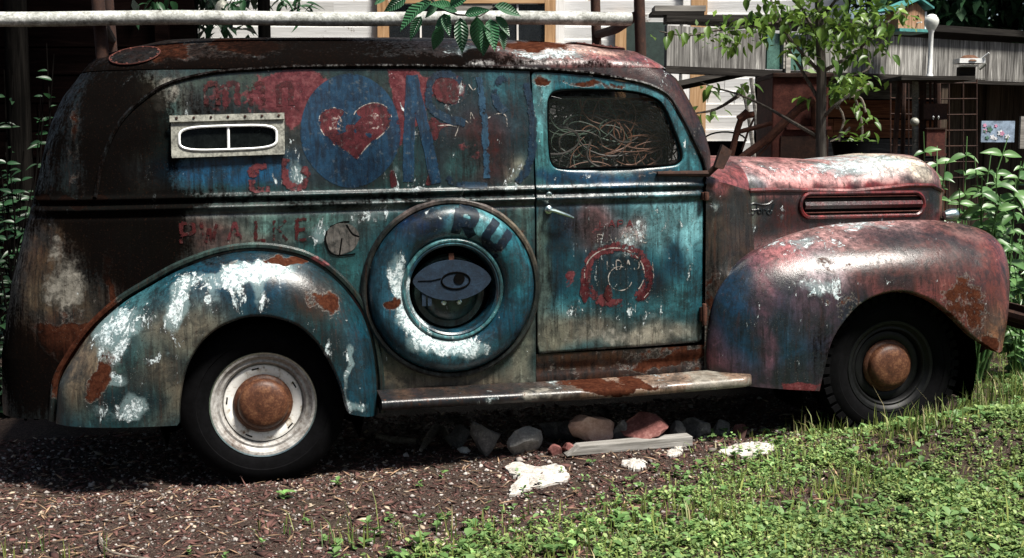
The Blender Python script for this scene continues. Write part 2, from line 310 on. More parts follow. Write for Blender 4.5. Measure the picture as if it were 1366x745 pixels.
# ------------------------------------------------------------------ ground
def sst(v, a, b): t = np.clip((v-a)/(b-a), 0, 1); return t*t*(3-2*t)
def gz(x, y):
    x = np.asarray(x, float); y = np.asarray(y, float)
    z = .0155*np.clip(x, -3, 5)+.10*sst(x+.35*(-y-1), 2.0, 4.2)*sst(x, 1.5, 3.5)*sst(-y, -1.0, .9)
    z = z+.03*(fbm(x*1.3+5, y*1.3, 3, 3)-.5)*sst(np.hypot(x-1, y+1), 0, .5)+.012*(fbm(x*6, y*6, 9, 3)-.5)
    z = z+.06*np.exp(-((x-1.6)/.8)**2-((y+.80)/.33)**2)+.115*np.exp(-((x-3.05)/.75)**2-((y+1.2)/.28)**2)+.03*np.exp(-(x/.7)**2-((y+1.08)/.2)**2)
    return z-.01
def axis(lo, a, b, hi, d):
    return np.r_[-np.geomspace(-lo, -a+.5, 24)+0, np.arange(a, b, d), np.geomspace(b+.1, hi, 24)] if lo < 0 else None
gx = np.unique(np.r_[np.linspace(-300, -12, 14), np.linspace(-12, -2, 24), np.arange(-2, 6, .035), np.linspace(6, 16, 24), np.linspace(17, 300, 14)])
gy = np.unique(np.r_[np.linspace(-300, -12, 14), np.linspace(-12, -3.2, 20), np.arange(-3.2, 2.2, .035), np.linspace(2.2, 14, 30), np.linspace(15, 300, 14)])
GX, GY = np.meshgrid(gx, gy, indexing='ij'); GZ = gz(GX, GY)
def soil():
    m = NT('dark_mulch_soil'); co = m.coord(); n = m.noise(co, 3, 6, .6); n2 = m.noise(co, 60, 6, .7); n3 = m.noise(co, 240, 3, .6)
    c = m.ramp(n2, [(.32, (.008, .005, .004)), (.5, (.030, .017, .012)), (.66, (.075, .050, .038))]); c = m.mix(m.math('MULTIPLY', m.ss(n3, .60, .68), .7), c, (.24, .21, .19))
    c = m.mix(m.math('MULTIPLY', m.ss(n, .52, .7), .35), c, (.03, .028, .012))
    m.bump(m.math('ADD', n2, m.math('MULTIPLY', n3, .5)), .8, .012); return m.fin(c, .9, 0, .25)
go = raw('ground', np.stack([GX, GY, GZ], -1).reshape(-1, 3), gridq(len(gx), len(gy))[:, ::-1].copy(), soil(), None, True); struct(go, 'structure')
# where grass grows: right of / below this line in the picture, turned into a ground line
gl = np.array([G(a, b, .04)[:2] for a, b in [(330, 800), (470, 735), (640, 688), (830, 650), (1000, 600), (1090, 572)]]); gl = np.vstack([gl, [(2.9, -.72), (3.75, -.5), (3.9, .3), (3.2, 1.2), (3.0, 3.0)]])
def grass_side(x, y):                    # signed distance to the grass line, positive on the grass side
    best = np.full(x.shape, 1e9); sg = np.zeros(x.shape)
    for (ax, ay), (bx, by) in zip(gl[:-1], gl[1:]):
        dx, dy = bx-ax, by-ay; t = np.clip(((x-ax)*dx+(y-ay)*dy)/(dx*dx+dy*dy), 0, 1); d = np.hypot(x-ax-t*dx, y-ay-t*dy)
        s = np.sign((x-ax)*dy-(y-ay)*dx); k = d < best; best = np.where(k, d, best); sg = np.where(k, s, sg)
    return best*sg
def rotz3(a):
    c, s = np.cos(a), np.sin(a); z = np.zeros_like(a); o = np.ones_like(a); return np.stack([np.stack([c, -s, z], -1), np.stack([s, c, z], -1), np.stack([z, z, o], -1)], -2)
def euler(n, tilt):
    a = rng.uniform(0, 2*np.pi, n); b = rng.normal(0, tilt, n); c = rng.normal(0, tilt, n); z = np.zeros(n); o = np.ones(n)
    rx = np.stack([np.stack([o, z, z], -1), np.stack([z, np.cos(b), -np.sin(b)], -1), np.stack([z, np.sin(b), np.cos(b)], -1)], -2)
    ry = np.stack([np.stack([np.cos(c), z, np.sin(c)], -1), np.stack([z, o, z], -1), np.stack([-np.sin(c), z, np.cos(c)], -1)], -2)
    return rotz3(a)@rx@ry
def scatter(name, T, Fc, P, Rm, S, col, mat, kind='stuff', label=None, cat=None):   # many copies of a small template in one mesh
    n, k = len(P), len(T); V = np.einsum('nij,nkj->nki', Rm, T[None]*S[:, None, :])+P[:, None, :]
    FF = (Fc[None]+(np.arange(n)*k)[:, None, None]).reshape(-1, Fc.shape[1])
    o = raw(name, V.reshape(-1, 3), FF, mat); set_col(o.data, 'col', np.repeat(col, k, axis=0)); struct(o, kind, label)
    return o
# bark chips and pebbles
N = 52000; P = np.stack([rng.uniform(-1.5, 3.3, N), rng.uniform(-2.75, .35, N)], 1); k = (grass_side(P[:, 0], P[:, 1]) < .25+rng.uniform(0, .5, N)); P = P[k]; n = len(P)
OCT = np.array([(1, 0, 0), (-.9, .1, 0), (.1, 1, .1), (0, -1, 0), (0, .1, .8), (.1, 0, -.7)], float); OF = np.array([(0, 2, 4), (2, 1, 4), (1, 3, 4), (3, 0, 4), (2, 0, 5), (1, 2, 5), (3, 1, 5), (0, 3, 5)])
OCT2 = OCT.copy()
u = rng.uniform(0, 1, n); peb = u < .27; s = np.exp(rng.normal(math.log(.0062), .45, n)); S = np.stack([s*np.where(peb, 1.0, rng.uniform(1.2, 3.4, n)), s*rng.uniform(.6, 1.0, n), s*np.where(peb, .7, .28)], 1)
v = rng.uniform(0, 1, n)[:, None]; col = np.where(peb[:, None], np.array([.10, .085, .075])*(1-v)+np.array([.42, .38, .35])*v**1.7, np.array([.020, .008, .006])*(1-v)+np.array([.125, .060, .050])*v)
pale = rng.uniform(0, 1, n) < .05; col[pale] = np.array([.42, .34, .25])*rng.uniform(.5, 1.1, (pale.sum(), 1))
scatter('mulch', OCT, OF, np.c_[P, gz(P[:, 0], P[:, 1])+s*.15], euler(n, .35), S, col, VCHIP)
# small leaf-litter flakes and straw on the mulch
N = 2600; P = np.stack([rng.uniform(-1.5, 3.0, N), rng.uniform(-2.6, -.1, N)], 1); n = N
BL = np.array([(-1, 0, 0), (0, .12, .05), (1, 0, .02), (0, -.12, .04)], float); BF = np.array([(0, 3, 2, 1)])
col = np.array([.20, .13, .08])*rng.uniform(.25, 1.6, (n, 1)); s = rng.uniform(.01, .045, n); scatter('straw', BL, BF, np.c_[P, gz(P[:, 0], P[:, 1])+.008], euler(n, .18), np.stack([s, s*.8, s], 1), col, VCHIP)
# grass blades
def blades(name, P, h, col, lean=.45, wd=.0035):
    n = len(P); a = rng.uniform(0, 2*np.pi, n); d = np.stack([np.cos(a), np.sin(a), np.zeros(n)], 1); q = np.stack([-np.sin(a), np.cos(a), np.zeros(n)], 1)
    ln = np.abs(rng.normal(0, lean, n))[:, None]; h = h[:, None]; w0 = (wd*rng.uniform(.6, 1.4, n))[:, None]; up = np.array([0, 0, 1.])
    b0 = P; m1 = P+up*h*.55+d*h*ln*.35; t = P+up*h*(1-.35*np.minimum(ln, 1))+d*h*ln
    V = np.stack([b0-q*w0, b0+q*w0, m1-q*w0*.8, m1+q*w0*.8, t], 1).reshape(-1, 3); o = np.arange(n)[:, None]*5
    F3 = np.concatenate([o+np.array([0, 1, 3]), o+np.array([0, 3, 2]), o+np.array([2, 3, 4])]); ob = raw(name, V, F3, VGRASS); set_col(ob.data, 'col', np.repeat(col, 5, axis=0)); struct(ob, 'stuff'); return ob
def lawn(N, x0, x1, y0, y1, lo=-.15):
    P = np.stack([rng.uniform(x0, x1, N), rng.uniform(y0, y1, N)], 1); g = grass_side(P[:, 0], P[:, 1])
    pr = sst(g, lo, .42)*(.45+.55*sst(fbm(P[:, 0]*3.1, P[:, 1]*3.1, 21, 4), .36, .56)); return P[rng.uniform(0, 1, N) < pr]
P = np.vstack([lawn(52000, -.3, 4.6, -2.9, .2), lawn(16000, 3.4, 7.5, -1.2, 4.0)]); n = len(P); P3 = np.c_[P, gz(P[:, 0], P[:, 1])-.005]
t = fbm(P[:, 0]*2, P[:, 1]*2, 31, 3)[:, None]; v = rng.uniform(0, 1, (n, 1)); col = np.array([.08, .14, .03])*(1-v)+np.array([.28, .32, .09])*v; col = col*(.45+1.1*t)
dry = rng.uniform(0, 1, n) < .10; col[dry] = np.array([.36, .31, .15])*rng.uniform(.6, 1.1, (dry.sum(), 1))
blades('grass', P3, np.exp(rng.normal(math.log(.028), .5, n)), col)
# tall tufts and seed stalks by the front wheel and far right
T = [(G(1190, 556, .14), 60, .085), (G(1150, 562, .12), 40, .08), (G(1230, 556, .14), 50, .09), (G(1090, 575, .1), 40, .09), (G(1290, 540, .16), 110, .12), (G(1340, 520, .16), 120, .14), (G(960, 690, .04), 50, .10), (G(480, 712, .02), 36, .10), (G(395, 700, .01), 20, .06), (G(20, 735, 0), 14, .07), (G(80, 742, 0), 12, .08), (G(640, 700, .03), 40, .07), (G(1120, 640, .08), 60, .09), (G(1230, 590, .12), 90, .11), (G(1360, 470, .1), 160, .30), (G(1366, 430, .1), 140, .34)]
PT = []; HT = []
for c, m_, hh in T:
    q = c[:2]+rng.normal(0, .05+hh*.35, (m_, 2))*[1, .6]; PT.append(q); HT.append(hh*np.exp(rng.normal(0, .3, m_)))
PT = np.vstack(PT); HT = np.concatenate(HT); n = len(PT); v = rng.uniform(0, 1, (n, 1)); col = np.array([.045, .10, .02])*(1-v)+np.array([.22, .25, .07])*v
dry = rng.uniform(0, 1, n) < .12; col[dry] = np.array([.36, .31, .17])
blades('tall_grass', np.c_[PT, gz(PT[:, 0], PT[:, 1])], HT, col, .4, .0026)
# broad-leaved ground cover
LV = np.array([(0, 0, 0), (.45, .35, .10), (.5, .75, .06), (0, 1.05, -.06), (-.5, .75, .06), (-.45, .35, .10), (0, .55, 0)], float); LF = np.array([(0, 1, 6), (1, 2, 6), (2, 3, 6), (3, 4, 6), (4, 5, 6), (5, 0, 6)])
def rosettes(name, P, smin, smax, hue, k=5, tilt=.45):
    n = len(P); Pn = np.repeat(P, k, 0); m_ = n*k; s = np.repeat(rng.uniform(smin, smax, n)*(.5+1.25*fbm(P[:, 0]*2.7, P[:, 1]*2.7, 41, 3)), k)*rng.uniform(.6, 1.15, m_)
    a = rng.uniform(0, 2*np.pi, m_); b = rng.normal(tilt, .25, m_); z = np.zeros(m_); o = np.ones(m_)
    rx = np.stack([np.stack([o, z, z], -1), np.stack([z, np.cos(b), -np.sin(b)], -1), np.stack([z, np.sin(b), np.cos(b)], -1)], -2); Rm = rotz3(a)@rx
    v = rng.uniform(0, 1, (m_, 1)); col = np.array(hue[0])*(1-v)+np.array(hue[1])*v; col = col*(.6+.9*fbm(Pn[:, 0]*1.9, Pn[:, 1]*1.9, 51, 3))[:, None]; br = rng.uniform(0, 1, m_) < .05; col[br] = np.minimum(col[br]*1.9, .5)
    zz = gz(Pn[:, 0], Pn[:, 1])+rng.uniform(.0, .03, m_); return scatter(name, LV, LF, np.c_[Pn, zz], Rm, np.stack([s*.72, s, s], 1), col, VGRASS)
P = np.vstack([lawn(52000, -.2, 4.6, -2.9, .3, -.05), lawn(9000, 3.3, 7.5, -1.2, 4.0)]); P = P[fbm(P[:, 0]*2.3+9, P[:, 1]*2.3, 77, 3) > .33]
rosettes('clover', P, .009, .019, ((.058, .125, .035), (.28, .37, .125)))
P = lawn(4200, -.3, 4.6, -2.9, .2, -.45); rosettes('weed', P, .015, .036, ((.07, .15, .04), (.17, .28, .10)), 5, .35)
P = np.array([G(a, b, .02)[:2] for a, b in [(560, 690), (500, 705), (410, 692), (450, 650), (560, 650), (770, 690), (735, 665), (820, 655), (590, 640), (380, 665), (905, 640), (690, 640), (545, 735), (300, 738), (250, 730), (350, 720)]]); rosettes('weed_seedling', P, .018, .034, ((.07, .15, .04), (.16, .27, .09)), 6, .4)
# ------------------------------------------------------------------ the panel truck
truck = thing('panel_truck', 'derelict blue and rust vintage panel truck with faded hand-painted signs', 'truck'); truck.rotation_euler = (0, -TILT, 0)
up_ = lambda pts: np.array([(x, z+(.023 if z > 1.78 else .0)) for x, z in pts])
RS = up_(np.array(TXL([(6, 540), (5, 473), (19, 377), (36, 309), (49, 263), (60, 210), (71, 162), (85, 128), (100, 107), (113, 86), (130, 75), (165, 64), (209, 52), (282, 47.5)], -.5)))
FS = up_(np.array(TXL([(740, 56), (823, 67), (860, 74), (888, 89), (903, 105), (917, 138), (932, 174), (939, 203)], -.6)))[::-1]
ZT = 1.915
def xr(z): return np.interp(z, np.r_[0, RS[:, 1], ZT], np.r_[RS[0, 0], RS[:, 0], .25])-.02*(np.asarray(z) < 1.8)
def xf(z): return np.interp(z, np.r_[0, FS[:, 1], 1.907, ZT], np.r_[2.06, FS[:, 0], .75, .5])+.012
ZG = 1.735                                # height of the drip rail along the side
def Wz(z):
    z = np.asarray(z, float); b = np.interp(z, [0, .3, .8, 1.2, 1.45, ZG], [.74, .752, .768, .775, .758, .715])
    t = np.clip((z-ZG)/(ZT-ZG), 0, 1); b = np.where(z > ZG, .715*np.power(np.maximum(1-t**1.9, 0), .5), b)
    bead = .011*np.exp(-((z-1.207)/.010)**2)+.013*np.exp(-((z-1.163)/.012)**2)-.007*np.exp(-((z-1.185)/.008)**2)-.006*np.exp(-((z-1.135)/.012)**2)
    return b+bead
def S(x, z):                              # half-width of the body shell at x, z
    x = np.asarray(x, float); z = np.asarray(z, float); a, b = xr(z), xf(z); xm = .85; t = np.clip((z-1.5)/(ZT-1.5), 0, 1)
    n1 = 7.5-3.8*t; n2 = 16-11*t; u = np.where(x < xm, (xm-x)/(xm-a), (x-xm)/(b-xm)); n = np.where(x < xm, n1, n2)
    return Wz(z)*np.power(np.maximum(1-np.clip(u, 0, 1)**n, 0), 1/n)
dent = lambda x, z: .011*(fbm(x*2.6, z*2.6, 5, 3)-.5)
def on(x, z, off=.0015): return np.stack([np.asarray(x, float), -(S(x, z)+dent(np.asarray(x, float), np.asarray(z, float))+off), np.asarray(z, float)], -1)
# ---- paint: smooth colour, wear and painted-highlight fields stored on the vertices, broken up by the material
NAVY, BLUE, TEAL, LTEAL, DKT, BRN, GRN = (.010, .030, .052), (.012, .060, .105), (.022, .105, .125), (.085, .23, .25), (.010, .024, .027), (.020, .011, .008), (.020, .055, .045)
PINK, MAUVE, FRED, OXIDE, TAN_ = (.40, .24, .23), (.21, .085, .085), (.17, .035, .035), (.10, .028, .018), (.24, .20, .15)
CH = dict(pale=('fa', 0), rust=('fa', 1), chip=('fa', 2), red=('fb', 0), dark=('fb', 1), grey=('fb', 2))
def paint(o, base, fields, blobs, yp=-.78):
    me = o.data; V = np.empty(len(me.vertices)*3, np.float32); me.vertices.foreach_get('co', V); V = V.reshape(-1, 3).astype(float); x, z = V[:, 0], V[:, 2]
    x = x+.07*(fbm(x*5, z*5, 11, 4)-.5)+.04*(fbm(x*16, z*16, 15, 3)-.5); z = z+.07*(fbm(x*5+7, z*5, 12, 4)-.5)+.05*(fbm(x*16+3, z*16, 14, 3)-.5)
    A = dict(col=np.tile(np.array(base), (len(V), 1)), fa=np.zeros((len(V), 3)), fb=np.zeros((len(V), 3)))
    for kx, vv in fields.items(): nm, i = CH[kx]; A[nm][:, i] += vv
    for b in blobs:
        px, py, rx, ry, ch, vv = b; cx, cz = TX(px, py, yp); g = np.exp(-(((x-cx)/(rx/290))**2+((z-cz)/(ry/290))**2)**1.5)
        if ch in CH: nm, i = CH[ch]; A[nm][:, i] += vv*g
        else: A['col'] = A['col']*(1-np.minimum(g*ch_w, 1)[:, None])+np.array(vv)*np.minimum(g*ch_w, 1)[:, None]
    for nm in A: set_col(me, nm, A[nm])
ch_w = 1.15
SIDE = [(60, 300, 160, 290, 'dark', .66), (160, 250, 60, 200, 'dark', .2), (60, 250, 10, 90, 'rust', .4), (140, 330, 8, 120, 'rust', .4), (30, 400, 30, 60, 'rust', .35), (110, 320, 40, 12, 'grey', .3), (170, 150, 60, 90, 'dark', .25),  # rear quarter: darkened to near black, with rust streaks
 (90, 330, 130, 260, 'c', BRN), (90, 200, 90, 150, 'c', (.014, .020, .019)), (60, 420, 60, 60, 'c', (.10, .08, .055)), (75, 460, 38, 30, 'c', (.05, .014, .008)), (40, 330, 50, 40, 'c', (.09, .06, .035)), (110, 270, 70, 12, 'c', (.035, .05, .05)),
 (75, 380, 40, 55, 'grey', .55), (70, 400, 40, 60, 'dark', -.42), (85, 460, 45, 32, 'dark', -.3), (100, 200, 14, 80, 'dark', -.3), (95, 240, 24, 24, 'dark', -.25), (60, 330, 30, 24, 'dark', -.25), (140, 400, 20, 60, 'dark', -.2), (80, 460, 40, 28, 'rust', .6), (95, 190, 12, 110, 'rust', .45), (105, 230, 30, 40, 'grey', .35), (170, 300, 80, 60, 'dark', .55), (160, 190, 55, 70, 'dark', .5), (40, 500, 60, 60, 'dark', .6), (120, 420, 40, 60, 'rust', .35), (185, 180, 8, 70, 'rust', .35), (75, 270, 60, 8, 'rust', .3), (150, 520, 60, 50, 'dark', .6),
 # upper panel
 (290, 180, 110, 85, 'c', DKT), (215, 130, 30, 28, 'c', (.19, .17, .13)), (205, 235, 28, 30, 'c', (.20, .19, .15)), (225, 165, 16, 60, 'c', (.07, .12, .11)), (300, 232, 80, 24, 'c', BLUE), (240, 222, 30, 25, 'c', (.05, .14, .15)), (400, 255, 200, 10, 'c', (.018, .06, .06)), (560, 170, 180, 80, 'c', (.030, .040, .034)), (400, 170, 40, 80, 'c', (.05, .05, .042)), (560, 200, 40, 60, 'c', (.035, .07, .062)), (640, 180, 90, 80, 'c', (.012, .046, .058)), (330, 110, 90, 16, 'c', (.045, .062, .05)), (690, 235, 16, 26, 'c', (.22, .24, .20)), (670, 105, 30, 20, 'c', (.04, .12, .14)),
 (212, 125, 24, 22, 'grey', .35), (205, 232, 18, 26, 'pale', .25), (330, 128, 85, 26, 'red', .52), (400, 110, 60, 26, 'red', .5), (270, 135, 30, 26, 'dark', .35), (340, 150, 60, 20, 'dark', .4), (395, 190, 22, 60, 'red', .35), (395, 165, 14, 30, 'grey', .4), (390, 238, 28, 18, 'pale', .38), (345, 246, 30, 14, 'red', .35), (545, 110, 22, 40, 'red', .62), (525, 210, 12, 60, 'red', .45), (560, 165, 30, 60, 'red', .28), (640, 200, 44, 55, 'c', (.055, .014, .011)), (640, 195, 40, 50, 'red', .40), (640, 215, 38, 40, 'dark', .42), (600, 120, 25, 25, 'red', .75), (605, 130, 22, 22, 'pale', .30), (680, 160, 12, 70, 'rust', .3), (530, 235, 30, 22, 'pale', .25), (450, 245, 60, 12, 'red', .3), (470, 92, 120, 8, 'grey', .4), (300, 102, 80, 8, 'grey', .3), (300, 200, 90, 10, 'dark', .4), (200, 180, 30, 60, 'dark', .35),
 # belt
 (500, 262, 300, 14, 'c', (.016, .050, .050)), (300, 270, 140, 12, 'c', (.022, .05, .046)), (560, 255, 150, 4, 'pale', .30), (620, 262, 40, 4, 'pale', .25), (130, 268, 90, 5, 'rust', .4), (350, 272, 200, 6, 'dark', .5), (620, 262, 160, 12, 'dark', .42), (300, 262, 200, 8, 'dark', .4),
 (395, 130, 30, 36, 'red', .5), (400, 200, 16, 50, 'pale', .22), (535, 130, 14, 50, 'red', .6), (532, 200, 12, 60, 'rust', .35), (530, 180, 12, 60, 'pale', .18), (560, 190, 14, 30, 'pale', .26), (600, 118, 20, 14, 'pale', .35), (620, 215, 26, 30, 'c', (.03, .07, .07)), (240, 180, 20, 50, 'pale', .2), (690, 238, 18, 20, 'pale', .34), (300, 225, 90, 22, 'c', (.018, .085, .15)), (225, 150, 20, 50, 'grey', .35),
 # lower panel
 (440, 345, 60, 30, 'c', (.06, .16, .16)), (500, 300, 26, 30, 'c', (.28, .33, .32)), (460, 290, 50, 10, 'pale', .22), (690, 300, 24, 20, 'c', (.10, .17, .16)), (700, 420, 12, 60, 'pale', .2),
 (330, 315, 130, 30, 'c', (.12, .13, .115)), (270, 320, 40, 22, 'c', (.13, .085, .075)), (450, 340, 60, 40, 'c', (.035, .105, .105)), (400, 300, 60, 14, 'c', (.10, .17, .155)), (500, 300, 30, 20, 'c', (.20, .24, .23)), (215, 330, 40, 50, 'c', (.018, .026, .022)), (195, 330, 45, 50, 'dark', .5), (320, 312, 110, 20, 'grey', .32), (430, 312, 20, 14, 'pale', .5), (450, 330, 40, 20, 'chip', .1), (530, 520, 60, 40, 'c', (.12, .11, .085)), (620, 515, 90, 22, 'c', (.14, .125, .095)), (700, 470, 14, 60, 'c', (.16, .155, .125)), (700, 380, 12, 120, 'c', (.10, .115, .095)), (540, 535, 100, 8, 'rust', .45), (620, 530, 120, 8, 'dark', .35), (490, 430, 16, 50, 'red', .55), (505, 500, 14, 40, 'rust', .35), (510, 290, 22, 14, 'pale', .3), (700, 320, 14, 24, 'rust', .55), (470, 400, 16, 20, 'red', .5), (600, 300, 130, 18, 'c', (.05, .10, .10)), (520, 350, 40, 60, 'c', (.03, .09, .10)), (250, 350, 60, 12, 'rust', .2)]
def panel_mesh(name, nx, nz, sgn, hi, fn=None):
    zz = np.unique(np.r_[np.linspace(.30, ZG-.004, nz), np.linspace(1.11, 1.235, 34 if hi else 8)]); uu = np.linspace(0, 1, nx); uu = np.r_[uu[uu > .02], 1-np.cos(np.linspace(0, math.acos(1-.02), 16))]; uu = np.unique(uu)
    Z, Uu = np.meshgrid(zz, uu, indexing='ij'); X = xr(Z)+(1.196-xr(Z))*Uu; Y = -(S(X, Z)+dent(X, Z)*(Uu > .03))*sgn; Y[:, 0] = 0
    F4 = gridq(len(zz), len(uu)); cx = X.ravel()[F4].mean(1); cz = Z.ravel()[F4].mean(1); F4 = F4[(((cx/.40)**2+((cz-.28)/.50)**2) > 1) & (np.hypot(cx-.821, cz-.784) > (.215 if sgn > 0 else 0))]
    return raw(name, np.stack([X, Y, Z], -1).reshape(-1, 3), F4 if sgn > 0 else F4[:, ::-1].copy(), PAINT, truck, True)
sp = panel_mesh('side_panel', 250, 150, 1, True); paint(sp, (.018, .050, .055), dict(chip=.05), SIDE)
fp = panel_mesh('side_panel', 60, 40, -1, False); paint(fp, (.02, .045, .045), dict(rust=.3), [])
# roof shell above the drip rail, and the front pillars
ROOF = [(150, 80, 140, 60, 'c', (.020, .013, .010)), (300, 70, 160, 40, 'c', (.028, .016, .012)), (560, 70, 160, 40, 'c', (.022, .014, .012)), (730, 70, 90, 25, 'c', (.12, .065, .055)), (830, 90, 90, 30, 'c', MAUVE), (880, 100, 40, 40, 'c', (.22, .09, .085)), (225, 68, 30, 16, 'rust', .4), (330, 60, 50, 12, 'rust', .45), (110, 150, 14, 60, 'rust', .3), (640, 72, 90, 8, 'pale', .34), (740, 72, 60, 10, 'pale', .42), (760, 66, 70, 10, 'c', (.40, .30, .26)), (800, 90, 50, 10, 'dark', .5), (850, 84, 40, 12, 'pale', .25), (890, 110, 24, 40, 'pale', .32), (925, 170, 18, 60, 'grey', .5), (700, 60, 70, 8, 'rust', .5), (560, 84, 260, 7, 'dark', .6), (300, 92, 140, 8, 'dark', .55), (420, 60, 120, 20, 'dark', .4), (240, 56, 60, 10, 'grey', .3)]
zz = ZG+(ZT-.0003-ZG)*np.sin(np.linspace(0, math.pi/2, 46)); uu = np.r_[(1-np.cos(np.linspace(0, math.pi, 330)))/2]
Z, Uu = np.meshgrid(zz, uu, indexing='ij'); X = xr(Z)+(xf(Z)-xr(Z))*Uu; Y = -S(X, Z)+.003*(fbm(X*5, Z*9, 44, 3)-.5); Y[:, 0] = 0; Y[:, -1] = 0
V = np.stack([X, Y, Z+.004*(fbm(X*4, Y*4, 45, 3)-.5)], -1).reshape(-1, 3); F4 = gridq(len(zz), len(uu)); V2 = V*[1, -1, 1]
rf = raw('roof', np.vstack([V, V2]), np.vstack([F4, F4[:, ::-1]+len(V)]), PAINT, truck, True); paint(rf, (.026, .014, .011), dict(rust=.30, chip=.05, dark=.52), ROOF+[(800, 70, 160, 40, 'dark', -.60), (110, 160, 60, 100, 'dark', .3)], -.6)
GUT = TXL([(127, 264), (131, 242), (141, 201), (161, 161), (189, 133), (225, 111), (282, 97), (342, 92), (419, 88.5), (561, 88), (710, 92), (772, 96), (820, 103), (863, 112), (892, 127), (907, 152), (921, 181), (936, 214), (941, 236)], -.74)
gut = catmull(GUT, 200)
for sgn in (1, -1):
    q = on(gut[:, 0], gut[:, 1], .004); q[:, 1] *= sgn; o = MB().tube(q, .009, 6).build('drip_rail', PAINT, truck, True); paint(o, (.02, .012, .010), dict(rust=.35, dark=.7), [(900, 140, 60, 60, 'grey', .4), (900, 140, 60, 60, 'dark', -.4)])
    zz = np.linspace(1.19, ZG+.01, 40); gxz = lambda z: np.interp(z, gut[120:][::-1, 1], gut[120:][::-1, 0]); V = []
    for z in zz:
        x0, x1 = gxz(z)-.004, xf(z)-.001; xs = x0+(x1-x0)*np.linspace(0, 1, 8)**.6
        V += [(x, -S(x, z)*sgn, z) for x in xs]+[(x1-.004, -.55*Wz(z)/.76*sgn, z)]
    o = raw('windscreen_pillar', V, gridq(40, 9) if sgn > 0 else gridq(40, 9)[:, ::-1].copy(), PAINT, truck, True); paint(o, (.06, .03, .026), dict(rust=.35, grey=.25), [(925, 170, 30, 60, 'dark', .25), (905, 120, 20, 30, 'pale', .3)])
    V = [(xf(z)-.010, y*Wz(z)/.76*sgn, z) for z in np.linspace(1.24, ZG, 12) for y in (-.56, -.02)]; raw('windscreen_pane', V, gridq(12, 2), GLASS, truck)
MB().tube([(xf(z)-.003, 0, z) for z in np.linspace(1.22, ZG+.02, 8)], .014, 6).build('windscreen_divider', RUSTDARK, truck)
# ---- cab doors: ring mesh between the window opening and the outer edge
DW = catmull(TXL([(733, 150), (737, 128), (755, 121), (800, 120), (845, 122), (877, 131), (890, 145), (900, 172), (910, 205), (905, 217), (885, 221), (800, 224), (752, 225), (737, 218), (733, 195)], -.765), 240, True)
up = gut[(gut[:, 0] > 1.206) & (gut[:, 1] > 1.25)]
DO = np.vstack([[(1.204, z) for z in np.linspace(.49, 1.70, 70)], np.c_[up[:, 0]-.004, up[:, 1]-.012], [(1.988, z) for z in np.linspace(1.24, .52, 40)], [(x, .475+.012*(x-1.2)/.8) for x in np.linspace(1.985, 1.21, 40)]])
def ringmap(inner, outer, c):
    ang = lambda P: np.unwrap(np.arctan2(P[:, 1]-c[1], P[:, 0]-c[0])); a = ang(inner); sg = np.sign(a[-1]-a[0])
    b = ang(outer); 
    if np.sign(b[-1]-b[0]) != sg: outer = outer[::-1]; b = ang(outer)
    n = 320; al = np.linspace(0, 2*np.pi, n, endpoint=False)
    def samp(P, t):
        t = np.r_[t, t[0]+sg*2*np.pi]*sg; P = np.vstack([P, P[:1]]); q = (al-t[0]) % (2*np.pi)+t[0]; return np.stack([np.interp(q, t, P[:, 0]), np.interp(q, t, P[:, 1])], 1)
    return samp(inner, a), samp(outer, b)
dI, dO_ = ringmap(DW, DO, (1.57, 1.45))
